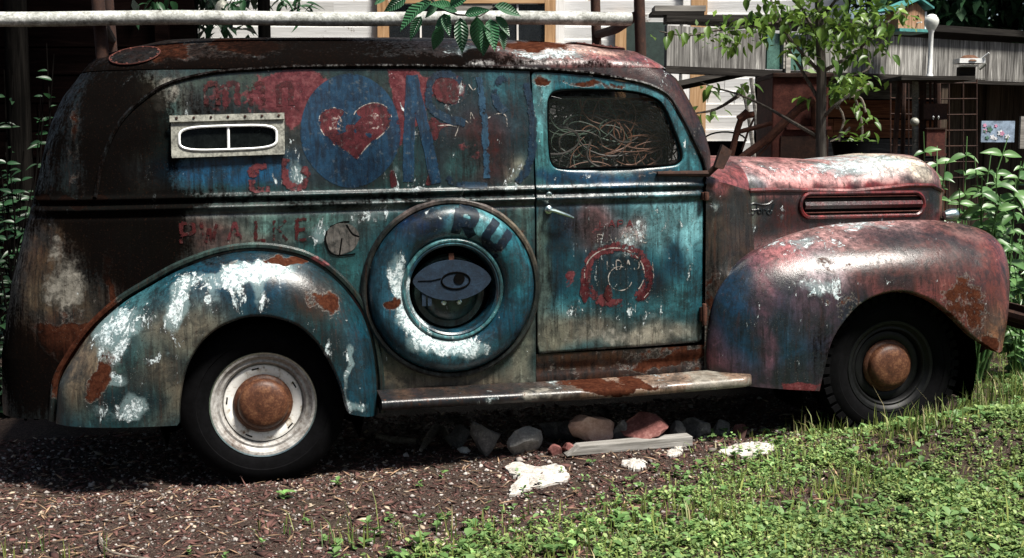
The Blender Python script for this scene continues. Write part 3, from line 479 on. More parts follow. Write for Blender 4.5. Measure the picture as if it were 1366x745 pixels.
for sgn in (1, -1):
    m_ = 70; tt = np.r_[0, np.linspace(0, 1, m_)**1.15]; V = []
    for j, t in enumerate(tt):
        P = dI*(1-t)+dO_*t; q = on(P[:, 0], P[:, 1], .0); q[:, 1] += .022*np.exp(-t*26) if j else .05; q[:, 1] *= sgn; V.append(q)
    P = dO_; q = on(P[:, 0], P[:, 1], -.03); q[:, 1] *= sgn; V.append(q); V = np.vstack(V); nr = m_+2; n = len(dI)
    F4 = np.array([(j*n+i, j*n+(i+1) % n, (j+1)*n+(i+1) % n, (j+1)*n+i) for j in range(nr-1) for i in range(n)])
    if sgn < 0: F4 = F4[:, ::-1].copy()
    dr = raw('door', V, F4, PAINT, truck, True)
    if sgn > 0:
        door = dr; paint(dr, TEAL, dict(chip=.04), [
         (725, 180, 20, 80, 'c', (.06, .16, .165)), (722, 110, 14, 16, 'rust', .5), (800, 112, 70, 7, 'rust', .62), (870, 118, 40, 12, 'c', (.06, .18, .20)), (915, 200, 26, 40, 'c', (.06, .17, .19)), (800, 238, 110, 10, 'c', BLUE), (900, 245, 50, 10, 'c', (.012, .035, .05)), (890, 234, 60, 5, 'rust', .5), (760, 238, 50, 6, 'pale', .25), (830, 262, 130, 10, 'c', (.02, .07, .085)), (820, 280, 50, 12, 'c', (.05, .12, .135)), (745, 300, 35, 30, 'c', NAVY), (830, 255, 140, 14, 'dark', .4), (740, 350, 24, 80, 'c', (.010, .040, .055)), (727, 340, 10, 60, 'c', (.10, .15, .13)), (725, 400, 10, 90, 'c', (.08, .11, .10)), (880, 300, 44, 34, 'c', (.20, .38, .40)), (920, 310, 30, 40, 'c', (.20, .38, .40)), (895, 295, 40, 20, 'pale', .26), (925, 340, 10, 50, 'pale', .22), (880, 405, 50, 14, 'pale', .22), (725, 130, 14, 40, 'c', (.12, .26, .27)), (915, 205, 24, 20, 'pale', .2), (905, 350, 16, 40, 'c', (.014, .06, .085)), (890, 400, 50, 26, 'c', (.06, .18, .20)), (935, 380, 12, 60, 'c', (.03, .10, .12)), (870, 380, 30, 22, 'c', (.008, .022, .035)), (820, 350, 55, 50, 'c', (.014, .045, .06)), (760, 420, 30, 20, 'c', (.06, .17, .19)), (800, 300, 30, 30, 'c', (.16, .10, .10)), (850, 310, 18, 20, 'c', (.35, .28, .27)), (780, 440, 60, 20, 'c', (.16, .155, .13)), (880, 450, 70, 18, 'c', (.26, .25, .21)), (735, 450, 30, 30, 'c', (.15, .15, .12)), (850, 470, 100, 8, 'c', (.06, .045, .035)),  # lightest teal and some pale blobs paint cool highlights into the door
         (810, 300, 40, 28, 'red', .36), (850, 315, 18, 24, 'pale', .34), (772, 352, 20, 22, 'red', .40), (790, 388, 26, 22, 'red', .42), (760, 372, 8, 14, 'red', .45), (836, 398, 24, 16, 'red', .40), (820, 366, 50, 44, 'pale', .16), (820, 330, 50, 20, 'pale', .2), (880, 450, 60, 14, 'grey', .4), (780, 450, 70, 18, 'grey', .45), (830, 432, 60, 14, 'pale', .22), (770, 415, 40, 12, 'pale', .25), (900, 430, 40, 10, 'pale', .18), (770, 300, 30, 14, 'dark', .5), (830, 470, 120, 7, 'rust', .5), (840, 440, 70, 12, 'chip', .18), (725, 330, 12, 20, 'rust', .4), (885, 345, 30, 60, 'chip', .14), (735, 390, 18, 70, 'dark', .4), (800, 470, 90, 10, 'dark', .3)])
    else: paint(dr, (.02, .06, .07), dict(rust=.3), [])
    q = on(DW[:, 0]*.999, DW[:, 1], -.02); q[:, 1] *= sgn; raw('window_pane', np.vstack([q, q.mean(0)]), [(i, (i+1) % len(q), len(q)) for i in range(len(q))], GLASSC if sgn > 0 else GLASS, dr)
    q = on(DW[:, 0], DW[:, 1], -.010); q[:, 1] *= sgn; MB().tube(np.vstack([q, q[:1]]), .006, 6, False).build('window_seal', BLACK, dr, True)
# sill panel below the door, door furniture
V = []; zs = np.linspace(.30, .472, 12); xs = np.linspace(1.20, 2.05, 60)
for z in zs:
    for x in xs: V.append((x, -(S(min(x, 1.98), z)-.004-.012*math.exp(-((z-.40)/.02)**2)), z))
o = raw('sill', V, gridq(12, 60)[:, ::-1].copy(), PAINT, truck, True); paint(o, (.05, .026, .016), dict(rust=.42, dark=.30), [(800, 492, 200, 5, 'grey', .5), (900, 485, 60, 6, 'rust', .4)])
x, z = TX(731, 280); h = on(x, z, 0); MB().lathe([(.02, 0), (.018, .012), (.010, .016), (.009, .04), (0, .042)], h, (0, -1, 0), 16).tube([h+[0, -.04, 0], h+[.02, -.046, -.004], h+[.07, -.044, -.022], h+[.105, -.040, -.036]], [.008, .009, .008, .004], 8).build('handle', CHROME, door, True)
x, z = TX(732, 260); h = on(x, z, 0); MB().lathe([(.013, 0), (.013, .008), (.008, .010), (.006, .005), (0, .005)], h, (0, -1, 0), 14).build('lock', CHROME, door, True)
for py in (420, 262):
    x, z = TX(938, py); h = on(1.988, z, 0); MB().box(h+[0, -.010, 0], (.032, .03, .065 if py > 300 else .035)).tube([h+[0, -.026, -.05 if py > 300 else -.02], h+[0, -.026, .05 if py > 300 else .02]], .011, 8).build('hinge', RUST, door, True, .003)
x, z = TX(945, 232); h = on(1.985, z, 0)
MB().tube([on(1.76, z+.005, .010), on(1.9, z+.003, .012), h+[.02, -.02, 0], h+[.055, -.05, .04], h+[.07, -.06, .10]], [.010, .013, .015, .014, .010], 8).poly([h+[.03, -.07, .03], h+[.07, -.075, .02], h+[.115, -.07, .10], h+[.07, -.065, .13]], (.01, .05, .0)).build('mirror_arm', RUSTDARK, truck, True)
# ---- fenders
def fender(name, O, I, yO, yI, n, m_, sgn, inb=None, lip=.035, pw=2.6, pt=1.25):
    O = catmull(O, n); I = catmull(I, n); yO = np.interp(np.linspace(0, 1, n), np.linspace(0, 1, len(yO)), yO); V = []; rows = 0
    if inb is not None:
        for t in np.linspace(1, 0, 14)[:-1]:
            Q = O+np.array(inb[1])*t**1.6; e = inb[0]*t; V.append(np.c_[Q[:, 0]+inb[2]*t*np.linspace(0, 1, n)**3, yO+e*(1-.25*t), Q[:, 1]]); rows += 1
    for t in np.linspace(0, 1, m_):
        P = O+(I-O)*t**pt; y = yI+(yO-yI)*(1-t)**pw; V.append(np.c_[P[:, 0], y, P[:, 1]]); rows += 1
    cen = I.mean(0)
    for d, yy in ((.35, .004), (.8, .016), (1.0, lip)):
        P = I+(cen-I)/np.linalg.norm(cen-I, axis=1)[:, None]*.014*d; V.append(np.c_[P[:, 0], np.full(n, yI+yy), P[:, 1]]); rows += 1
    V = np.vstack(V); V[:, 1] += .005*(fbm(V[:, 0]*4, V[:, 2]*4, 61, 3)-.5); V[:, 1] *= sgn
    F4 = gridq(rows, n); return raw(name, V, F4 if sgn < 0 else F4[:, ::-1].copy(), PAINT, truck, True)
RO = TXL([(74, 566), (75, 550), (79, 512), (97, 478), (126, 439), (164, 405), (203, 381), (241, 360), (290, 342), (338, 335), (386, 340), (422, 354), (455, 381), (480, 414), (494, 450), (502, 500), (504, 552)], -.785)
RI = TXL([(236, 568), (237, 536), (244, 497), (261, 463), (285, 439), (314, 425), (338, 420), (367, 422), (400, 434), (426, 458), (442, 483), (455, 512), (467, 553)], -.93)
REARF = [(250, 440, 160, 90, 'pale', .05), (130, 520, 60, 50, 'pale', .05),(200, 410, 70, 36, 'c', (.04, .13, .15)), (330, 380, 90, 36, 'c', (.012, .055, .085)), (240, 440, 60, 40, 'c', (.13, .125, .10)), (170, 520, 70, 50, 'c', (.02, .07, .07)), (110, 500, 34, 50, 'c', (.15, .125, .09)), (215, 520, 40, 45, 'c', (.12, .11, .085)), (440, 440, 40, 60, 'c', (.012, .045, .05)), (480, 500, 24, 60, 'c', (.012, .06, .085)), (420, 400, 30, 24, 'c', (.04, .03, .022)), (430, 400, 26, 22, 'rust', .55), (450, 430, 14, 30, 'rust', .35), (135, 490, 16, 40, 'rust', .62), (120, 530, 18, 30, 'rust', .45), (170, 540, 40, 24, 'c', (.012, .05, .055)), (135, 450, 24, 44, 'pale', .55), (168, 430, 26, 20, 'pale', .42), (235, 400, 14, 22, 'pale', .55), (228, 430, 14, 24, 'pale', .52), (270, 375, 44, 10, 'pale', .50), (345, 362, 44, 9, 'pale', .62), (345, 385, 10, 26, 'pale', .52), (310, 370, 16, 14, 'pale', .45), (282, 400, 12, 16, 'pale', .45), (380, 368, 24, 14, 'pale', .42), (315, 400, 10, 20, 'pale', .35), (155, 505, 14, 10, 'pale', .45), (205, 480, 20, 10, 'pale', .3), (178, 545, 12, 20, 'pale', .50), (150, 555, 40, 10, 'pale', .3), (465, 500, 6, 50, 'pale', .52), (475, 545, 26, 8, 'pale', .5), (430, 470, 10, 20, 'pale', .3), (200, 455, 60, 50, 'chip', .12), (250, 350, 60, 8, 'dark', .6), (400, 350, 40, 8, 'rust', .5), (215, 440, 34, 34, 'grey', .3), (105, 540, 30, 30, 'grey', .3), (300, 356, 90, 6, 'rust', .42), (240, 540, 30, 30, 'dark', .3)]  # pale blobs mix flaked white primer with sky reflections painted in
FO = np.array([TX(a, b, y) for a, b, y in ((947, 508, -.765), (944, 470, -.765), (951, 408, -.765), (968, 373, -.75), (996, 344, -.72), (1041, 320, -.68), (1098, 303, -.63), (1165, 296, -.60), (1244, 294, -.60), (1296, 303, -.60), (1322, 320, -.62), (1333, 345, -.66), (1338, 385, -.74), (1338, 425, -.82), (1336, 466, -.90))])
FI = TXL([(1093, 522), (1099, 495), (1109, 456), (1126, 428), (1148, 405), (1177, 391), (1210, 388), (1244, 400), (1272, 422), (1300, 450), (1332, 471)], -.93)
FRONTF = [(1130, 410, 40, 50, 'c', (.018, .03, .045)), (1190, 352, 60, 16, 'c', (.05, .04, .045)), (1075, 440, 36, 50, 'c', (.02, .03, .05)), (1080, 470, 40, 50, 'dark', .32), (1220, 362, 60, 16, 'dark', .30), (1000, 470, 40, 40, 'dark', .25), (1140, 345, 50, 14, 'grey', .35), (1110, 330, 60, 14, 'pale', .3), (1085, 385, 30, 20, 'pale', .26), (1290, 350, 40, 30, 'dark', .2),(1200, 340, 150, 50, 'c', (.10, .045, .04)), (1000, 420, 50, 90, 'c', (.016, .050, .085)), (1060, 430, 30, 60, 'c', (.07, .045, .075)), (1040, 460, 50, 60, 'c', (.014, .05, .075)), (1080, 400, 40, 50, 'c', (.06, .045, .055)), (1300, 380, 60, 80, 'c', (.11, .040, .030)), (1150, 300, 110, 16, 'c', PINK), (1120, 320, 60, 18, 'c', (.30, .20, .19)), (1060, 345, 40, 22, 'c', (.26, .13, .13)), (1240, 300, 60, 14, 'c', (.33, .22, .21)), (1020, 380, 18, 40, 'c', (.14, .07, .08)), (1100, 360, 30, 24, 'c', (.28, .24, .25)), (1050, 500, 60, 20, 'c', (.03, .03, .04)), (1320, 440, 30, 30, 'c', (.17, .10, .06)), (1230, 350, 80, 26, 'c', (.085, .040, .034)), (1020, 450, 12, 60, 'c', (.10, .06, .075)), (1310, 310, 30, 12, 'c', (.16, .10, .09)),
 (1100, 380, 40, 16, 'pale', .30), (1075, 360, 30, 20, 'grey', .4), (1150, 305, 60, 10, 'pale', .34), (1060, 330, 40, 12, 'pale', .24), (1200, 300, 50, 8, 'pale', .3), (1120, 400, 40, 40, 'rust', .35), (1270, 400, 60, 60, 'rust', .42), (1310, 460, 20, 20, 'rust', .5), (1060, 512, 40, 8, 'red', .6), (1040, 420, 30, 40, 'chip', .14), (1110, 350, 60, 12, 'rust', .3), (1060, 420, 30, 60, 'red', .24), (1180, 340, 50, 30, 'dark', .2), (1090, 470, 16, 60, 'dark', .3), (1150, 370, 60, 20, 'chip', .1)]
for sgn in (1, -1):
    k = 1 if sgn > 0 else 3
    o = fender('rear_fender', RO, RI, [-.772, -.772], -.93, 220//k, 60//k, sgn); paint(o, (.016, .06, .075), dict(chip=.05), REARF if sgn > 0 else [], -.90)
    if sgn > 0:
        bd = catmull(RO, 120); cR = np.array([-.05, .35]); dv = bd-cR; bo = bd+dv/np.linalg.norm(dv, axis=1)[:, None]*.022; q = on(bo[:, 0], bo[:, 1], .004)
        b = MB().tube(q, .014, 7).build('fender_bead', PAINT, o, True); paint(b, (.03, .045, .04), dict(rust=.3, dark=.15), [(340, 335, 80, 14, 'c', (.06, .10, .09)), (110, 450, 60, 80, 'rust', .4), (420, 350, 40, 20, 'red', .5)])
    o = fender('front_fender', FO, FI, [-.765, -.765, -.765, -.75, -.72, -.68, -.63, -.60, -.60, -.60, -.60, -.62, -.68, -.76, -.84, -.90], -.93, 240//k, 64//k, sgn, (.24, (0, -.05), .0), pw=2.3); paint(o, MAUVE, dict(chip=.06, rust=.12), FRONTF if sgn > 0 else [], -.88)
# ---- hood, cowl
HT = TXL([(954, 211), (974, 208), (1040, 210), (1109, 214), (1165, 208), (1188, 205), (1222, 206), (1244, 217), (1255, 236), (1264, 264), (1267, 292)], -.25)
ht = lambda x: np.interp(x, HT[:, 0], HT[:, 1])
hw = lambda x: np.interp(x, [2.0, 2.25, 2.6, 3.0, 3.3, 3.6], [.64, .575, .515, .455, .41, .36])*np.sqrt(np.maximum(1-np.clip((x-3.32)/(HT[-1, 0]-3.32+.002), 0, 1)**2.2, 0))
def hoodpt(x, v):
    zt = ht(x); zb = .80; zc = np.minimum(1.168, zb+(zt-zb)*.70); ww = hw(x)
    lo = v < .5; tl = v/.5; th = np.clip((v-.5)/.5, 0, 1)*math.pi/2
    z = np.where(lo, zb+(zc-zb)*tl, zc+(zt-zc)*np.sin(th)**.9); y = np.where(lo, ww*(1.03-.03*tl), ww*np.cos(th)**.62)
    return np.stack([x, -y, z], -1)
xs = np.r_[np.linspace(2.285, 3.30, 110), 3.30+(HT[-1, 0]-3.30)*np.sin(np.linspace(.03, math.pi/2, 30))]; vv = np.linspace(0, 1, 70); Xg, Vg = np.meshgrid(xs, vv, indexing='ij'); V = hoodpt(Xg, Vg); V[..., 2] += .004*(fbm(Xg*5, V[..., 1]*5, 71, 3)-.5)*(Vg > .5)
V = V.reshape(-1, 3); F4 = gridq(len(xs), 70); hood = raw('hood', np.vstack([V, V*[1, -1, 1]]), np.vstack([F4[:, ::-1], F4+len(V)]), PAINT, truck, True)
HOODP = [(1100, 222, 160, 14, 'c', (.55, .40, .38)), (1140, 226, 90, 12, 'pale', .26), (1180, 214, 60, 8, 'pale', .2),(1110, 232, 170, 26, 'c', PINK), (1060, 225, 40, 14, 'c', (.42, .26, .25)), (990, 245, 26, 14, 'c', (.16, .16, .17)), (1180, 225, 50, 16, 'c', (.46, .38, .36)), (1230, 240, 26, 30, 'c', (.12, .085, .09)), (1250, 270, 16, 24, 'c', (.03, .03, .035)), (1215, 214, 36, 14, 'c', (.75, .70, .60)), (1235, 225, 20, 16, 'c', (.6, .55, .46)), (1215, 212, 34, 8, 'pale', .35), (1010, 290, 50, 34, 'c', (.022, .022, .018)), (1110, 290, 150, 30, 'c', (.05, .014, .013)), (985, 275, 12, 30, 'c', (.12, .13, .11)), (1150, 250, 100, 6, 'c', FRED), (1240, 290, 20, 12, 'c', (.10, .02, .02)), (1000, 285, 40, 30, 'dark', .25), (1030, 290, 10, 20, 'pale', .38), (988, 300, 8, 20, 'pale', .4), (1100, 225, 60, 10, 'pale', .30), (1170, 220, 50, 12, 'pale', .34), (1020, 222, 40, 10, 'pale', .28), (1120, 235, 120, 14, 'chip', .12), (1210, 225, 30, 16, 'grey', .3), (1090, 285, 40, 20, 'dark', .25), (1160, 296, 60, 6, 'pale', .3), (1100, 240, 80, 10, 'red', .3)]
paint(hood, MAUVE, dict(chip=.10, rust=.10), HOODP, -.45)
for sgn in (1, -1):
    q = hoodpt(np.linspace(2.29, 3.44, 50), np.full(50, .5)); q[:, 1] -= .004; q[:, 1] *= sgn; b = MB().tube(q, .011, 7).build('hood_bead', PAINT, hood, True); paint(b, FRED, dict(chip=.1), [(1000, 252, 40, 10, 'pale', .2), (1180, 250, 60, 8, 'c', PINK)])
def hy(x, z): return -hw(x)*(1.03-.03*(z-.80)/.368)
VX0, VX1 = TX(1062, 275, -.48)[0], TX(1234, 270, -.43)[0]; vz = lambda x, t: np.interp(x, [VX0, VX1], [1.088, 1.075])+t
ring = []; hh = .058
for k in range(64):
    a = 2*math.pi*k/64; cx_ = np.clip(math.cos(a)*9, -1, 1); ex = (VX1-VX0)/2-hh; x = (VX0+VX1)/2+(ex if math.cos(a) > 0 else -ex)+hh*math.cos(a); ring.append((x, vz(x, hh*math.sin(a))))
ring = np.array(ring)
for sgn in (1, -1):
    vt = place('hood_vent', None, hood)
    vt.name = 'hood_vent'; f3 = lambda x, z, o: np.array([x, (hy(x, z)-o)*sgn, z])
    P = [f3(x, z, .006) for x, z in ring]; MB().tube(P+P[:1], .010, 6, False).build('vent_rim', PAINT, hood, True); b = hood.children[-1]; paint(b, FRED, dict(chip=.12), [])
    raw('vent_recess', [f3(x, z, .003) for x, z in ring], [tuple(range(64))], BLACK, hood)
    for t, hgt, mt in ((0, .020, PAINT), (.040, .004, RUSTRED), (-.036, .004, RUSTRED)):
        xa = np.linspace(VX0+.02, VX1-.02, 14); b = MB().tube([f3(x, vz(x, t), .004) for x in xa], hgt, 6).build('vent_bar', mt, hood, True)
        if mt is PAINT: paint(b, (.10, .014, .016), dict(chip=.1), [])
    bpy.data.objects.remove(vt)
# cowl between door and hood
V = []; us = np.linspace(0, 1, 30); vs_ = np.linspace(0, 1, 40)
for u in us:
    for v in vs_:
        z = .30+(1.235-.069*u-.30)*v; x0 = 1.996; x1 = 2.30+.10*max(0, (1.15-z))*.6; x = x0+(x1-x0)*u; ye = -(S(1.9, z)-.002); yh = hoodpt(np.array(2.30), np.array(min(.5, max(0, (z-.80)/.368*.5))))[1]+.004 if z > .80 else ye+.1
        V.append((x, ye+(yh-ye)*u**1.6, z))
cowl = raw('cowl', V, gridq(30, 40)[:, ::-1].copy(), PAINT, truck, True); paint(cowl, (.055, .045, .035), dict(rust=.30, dark=.15), [(955, 300, 20, 40, 'grey', .4), (955, 390, 16, 60, 'dark', .45), (960, 245, 20, 14, 'c', MAUVE), (955, 275, 14, 20, 'pale', .3), (955, 420, 20, 60, 'rust', .2)])
V = []
for u in us:
    for a in np.linspace(0, math.pi/2, 14):
        x0, x1 = 2.00, 2.288; x = x0+(x1-x0)*u; wd = (S(1.9, 1.2)-.01)*(1-u)+.577*u; top = 1.27*(1-u)+ht(2.29)*u; zb = 1.232*(1-u)+1.166*u; V.append((x, -wd*math.cos(a)**.6, zb+(top-zb)*math.sin(a)))
V = np.array(V); F4 = gridq(30, 14); ct = raw('cowl_top', np.vstack([V, V*[1, -1, 1]]), np.vstack([F4[:, ::-1], F4+len(V)]), PAINT, truck, True); paint(ct, MAUVE, dict(chip=.1), [(955, 225, 20, 20, 'pale', .3)])
raw('cowl', np.array([v for v in cowl.data.vertices.data.vertices] if False else [tuple(v.co) for v in cowl.data.vertices])*[1, -1, 1], gridq(30, 40), RUST, truck, True)
# front end: grille, headlamps, marker lamps, bumper
gr = MB().box((3.40, 0, .74), (.12, .74, .52)).build('grille', RUSTDARK, truck, False, .03)
for k in range(11): MB().tube([(3.475, -.30+.06*k, .52), (3.49, -.30+.06*k, .72), (3.475, -.30+.06*k, .95)], .009, 6).build('grille_bar', RUSTRED, gr, True)
for sgn in (-1, 1):
    MB().lathe([(.10, 0), (.105, .04), (.095, .07), (.06, .09), (0, .095)], (3.46, .52*sgn, .76), (1, 0, 0), 24).build('headlamp', CHROME, truck, True)
    c = np.array([3.475, .375*sgn, 1.01]); MB().lathe([(.0, -.045), (.022, -.04), (.032, -.01), (.034, .02), (.028, .03), (0, .036)], c, (1, 0, .05), 18).build('marker_lamp', CHROME, truck, True)
MB().tube([(3.62, -.90, .50), (3.70, -.84, .50), (3.74, -.5, .50), (3.75, 0, .50), (3.74, .5, .50), (3.70, .84, .50), (3.62, .90, .50)], .03, 8).poly([(3.70, -.86, .44), (3.70, -.86, .56), (3.76, -.45, .56), (3.77, 0, .56), (3.77, 0, .44), (3.76, -.45, .44)], (.012, 0, 0)).poly([(3.70, .86, .44), (3.77, 0, .44), (3.77, 0, .56), (3.70, .86, .56)], (.012, 0, 0)).box((3.55, -.45, .47), (.36, .03, .06)).box((3.55, .45, .47), (.36, .03, .06)).build('bumper', RUSTDARK, truck, True)
# ---- running boards
for sgn in (1, -1):
    xs = np.linspace(.485, 2.20, 90); V = []; prof = [(0, .010), (.05, .006), (.12, .003), (.172, 0), (.183, -.006), (.187, -.016), (.186, -.040), (.17, -.046), (0, -.046)]
    for i, x in enumerate(xs):
        sh = .16*max(0, (x-2.10)/.10)**2.6; zt = .338+.010*(x-.5)/1.6+.006*math.sin(x*3.1)
        V += [(x, -(.762+max(d-sh, 0))*sgn, zt+h) for d, h in prof]
    o = raw('running_board', V, gridq(90, 9) if sgn > 0 else gridq(90, 9)[:, ::-1].copy(), PAINT, truck, True); me = o.data
    paint(o, (.10, .07, .05), dict(chip=.26, rust=.30, grey=.2), [(900, 510, 110, 14, 'c', (.26, .20, .155)), (960, 515, 60, 14, 'grey', .5), (640, 533, 100, 12, 'c', (.02, .022, .03)), (540, 540, 60, 14, 'c', (.03, .03, .035)), (650, 532, 16, 6, 'pale', .55), (820, 515, 60, 8, 'rust', .5), (760, 516, 40, 4, 'pale', .45), (880, 508, 60, 6, 'pale', .3), (970, 522, 40, 6, 'pale', .35), (720, 528, 60, 8, 'grey', .3), (600, 540, 120, 6, 'dark', .4)], -.9)
MB().box((1.3, 0, .33), (4.4, .9, .10)).box((1.5, -.42, .26), (3.2, .08, .10)).box((1.5, .42, .26), (3.2, .08, .10)).box((-.35, 0, .45), (1.3, 1.2, .06)).build('chassis', BLACK, truck)
MB().tube([(0, -.7, .33), (0, .7, .33)], .045, 8).lathe([(.0, -.14), (.10, -.1), (.14, 0), (.10, .1), (0, .14)], (0, 0, .33), (0, 1, 0), 14).build('rear_axle', BLACK, truck, True)
MB().tube([(2.9, -.7, .33), (2.9, -.4, .27), (2.9, .4, .27), (2.9, .7, .33)], .04, 8).build('front_axle', BLACK, truck, True)
for sgn in (1, -1):
    a = np.linspace(-.35, math.pi+.35, 30)
    for cx_, rr in ((0, .43), (2.93, .46)):
        V = [(cx_+rr*math.cos(t), y*sgn, .31+rr*1.12*math.sin(t)) for t in a for y in (-.76, -.42)]+[(cx_, -.42*sgn, .3)]
        raw('wheel_house', V, [(2*i, 2*i+1, 2*i+3, 2*i+2) for i in range(29)]+[(2*i+1, 60, 2*i+3) for i in range(29)], BLACK, truck)
# ---- wheels
RIMG = rustm('rusty_grey_rim', (.05, .025, .014), (.26, .25, .235), (.46, .455, .44), 11, .38)
def wheel(x, yc, sgn, front):
    w_ = place('wheel', None, truck, (x, yc*sgn, .332)); ax = (0, -sgn, 0); Rr = .345
    ty = MB().lathe([(.215, -.07), (.24, -.085), (.29, -.088), (.325, -.075), (Rr, -.055), (Rr+.003, 0), (Rr, .055), (.325, .075), (.29, .088), (.275, .090), (.272, .086), (.245, .084), (.225, .074), (.213, .062)], (0, 0, 0), ax, 64)
    if front:
        for k in range(44):
            a = 2*math.pi*k/44
            for s_ in (-1, 1): ty.box((math.cos(a)*(Rr-.012), s_*.058, math.sin(a)*(Rr-.012)), (.035, .05, .030), np.array(Matrix.Rotation(-a, 3, 'Y')))
    ty.build('tyre', RUBBER, w_, True)
    MB().lathe([(.219, .060), (.222, .070), (.218, .074), (.205, .072), (.198, .062), (.190, .056), (.180, .058), (.174, .052), (.170, .036), (.164, .022)], (0, 0, 0), ax, 64).build('rim_flange', RIMB if front else RIMG, w_, True)
    MB().lathe([(.166, .024), (.163, .036), (.150, .040), (.128, .036), (.118, .030), (.10, .03), (0, .03)], (0, 0, 0), ax, 64).build('rim', RIMB if front else RIMW, w_, True)
    if not front: 
        MB().lathe([(.2225, .066), (.2245, .073), (.222, .0765), (.216, .0745)], (0, 0, 0), ax, 64).build('trim_ring', CHROME, w_, True)
        for k in range(5): a = k*2*math.pi/5+.5; MB().box((.150*math.cos(a), -.038*sgn, .150*math.sin(a)), (.03, .004, .006), np.array(Matrix.Rotation(-a+math.pi/2, 3, 'Y'))).build('rim_slot', BLACK, w_)
    MB().lathe([(.122, .028), (.124, .040), (.118, .050), (.108, .054), (.104, .066), (.098, .078), (.084, .087), (.060, .092), (.03, .095), (0, .096)], (0, 0, 0), ax, 48).build('hubcap', RUSTHUB, w_, True)
for sgn in (1, -1): wheel(0, -.755, sgn, False); wheel(2.905, -.735, sgn, True)
# ---- spare wheel in the side of the body
sx, sz = TX(604, 386, -.80); yb = -float(S(sx, sz)); sc_ = np.array([sx, yb, sz])
spare = place('spare_wheel', None, truck, sc_); ax = (0, -1, 0)
o = MB().lathe([(.392, -.01), (.394, .012), (.384, .022), (.372, .020), (.364, .006)], (0, 0, 0), ax, 90).build('outer_ring', PAINT, spare, True)
def lp(o, base, f, bl):                 # paint a part that sits in the spare wheel's frame
    me = o.data; V = np.empty(len(me.vertices)*3, np.float32); me.vertices.foreach_get('co', V); V = V.reshape(-1, 3)+sc_; me.vertices.foreach_set('co', V.astype(np.float32).ravel()); paint(o, base, f, bl, -.82); V = V-sc_; me.vertices.foreach_set('co', V.astype(np.float32).ravel()); me.update()
lp(o, (.035, .04, .035), dict(rust=.25, dark=.1), [(590, 282, 80, 16, 'c', (.26, .22, .20)), (680, 330, 40, 40, 'c', (.16, .14, .11)), (510, 380, 30, 80, 'dark', .4), (620, 490, 90, 16, 'dark', .4), (600, 283, 50, 6, 'pale', .4)])
prof = [(.366, .004)]+[(.290+.076*math.cos(a), .004+.062*math.sin(a)) for a in np.linspace(.15, math.pi-.35, 22)]+[(.212, .030), (.206, .040), (.198, .042), (.190, .036), (.186, .010), (.184, -.06)]
nn = 200; mb = MB().lathe(prof, (0, 0, 0), ax, nn); cover = mb.build('tyre_cover', PAINT, spare, True)
lp(cover, (.010, .050, .075), dict(chip=.06), [(630, 300, 60, 30, 'c', (.12, .28, .30)), (585, 285, 60, 10, 'pale', .25), (640, 420, 40, 16, 'c', (.03, .12, .15)), (690, 350, 24, 50, 'c', (.03, .13, .155)), (560, 300, 40, 24, 'c', (.014, .035, .075)), (520, 390, 30, 60, 'c', (.03, .09, .12)), (600, 470, 70, 20, 'c', (.05, .13, .155)), (530, 370, 16, 30, 'pale', .62), (540, 400, 14, 30, 'pale', .55), (545, 430, 22, 18, 'pale', .55), (600, 462, 40, 14, 'pale', .75), (640, 470, 26, 10, 'pale', .42), (546, 460, 16, 12, 'pale', .6), (525, 405, 18, 12, 'rust', .75), (560, 440, 14, 24, 'pale', .45), (672, 333, 10, 14, 'rust', .6), (668, 395, 10, 12, 'rust', .35), (600, 490, 10, 14, 'rust', .4), (655, 430, 30, 24, 'c', (.012, .06, .085)), (690, 460, 20, 20, 'dark', .4), (500, 350, 12, 60, 'dark', .4)])  # pale blobs: bright sky and ground reflections painted on, with worn spots
o = MB().lathe([(.213+.010*math.cos(a), .036+.010*math.sin(a)) for a in np.linspace(0, 2*math.pi, 10)], (0, 0, 0), ax, 80).build('inner_ring', PAINT, spare, True); lp(o, (.08, .19, .20), dict(chip=.1, rust=.1), [(600, 440, 60, 16, 'pale', .4), (560, 400, 16, 40, 'rust', .3)])
bk = MB().lathe([(.186, -.005), (.20, -.15), (.11, -.16), (0, -.16)], (0, 0, 0), ax, 48).build('wheel_well', BLACK, spare, True)
hb = MB().lathe([(.165, -.12), (.155, -.10), (.130, -.10), (.115, -.075), (.075, -.06), (0, -.06)], (.0, -.045, -.02), ax, 40).build('spare_hub', PAINT, spare, True); lp(hb, (.07, .12, .11), dict(rust=.25, dark=.05), [])
for dx in (-.034, .034): MB().lathe([(.012, -.062), (.012, -.05), (.008, -.048), (0, -.049)], (dx, -.045, -.062), ax, 6).build('wheel_nut', CHROME, spare)
MB().box((.0, -.005, .125), (.022, .02, .06)).build('bracket', RUST, spare)
ey = [(.172*math.cos(t), .088*math.sin(t)*abs(math.sin(t))**.35) for t in np.linspace(0, 2*math.pi, 48, endpoint=False)]
D_EYE = rustm('blue_eye_paint', (.0015, .005, .010), (.004, .013, .027), (.012, .032, .058), 26, .7)
eye = MB().poly([(x, -.012, z+.038) for x, z in ey], (0, -.014, 0)).build('eye_plate', D_EYE, spare)
def lring(cx, cz, rx, rz, y, r, a0, a1): return MB().tube([(cx+rx*math.cos(t), y, cz+rz*math.sin(t)) for t in np.linspace(a0, a1, 26)], r, 6)
lring(.015, .036, .062, .036, -.027, .004, 0, 2*math.pi).tube([(-.15, -.027, .04), (-.09, -.028, .040), (-.05, -.028, .048)], .002, 5).build('eye_outline', BLACK, eye, True)
MB().poly([(.03+.024*math.cos(t), -.0265, .044+.024*math.sin(t)) for t in np.linspace(0, 2*math.pi, 20, endpoint=False)], (0, -.003, 0)).build('pupil', BLACK, eye)
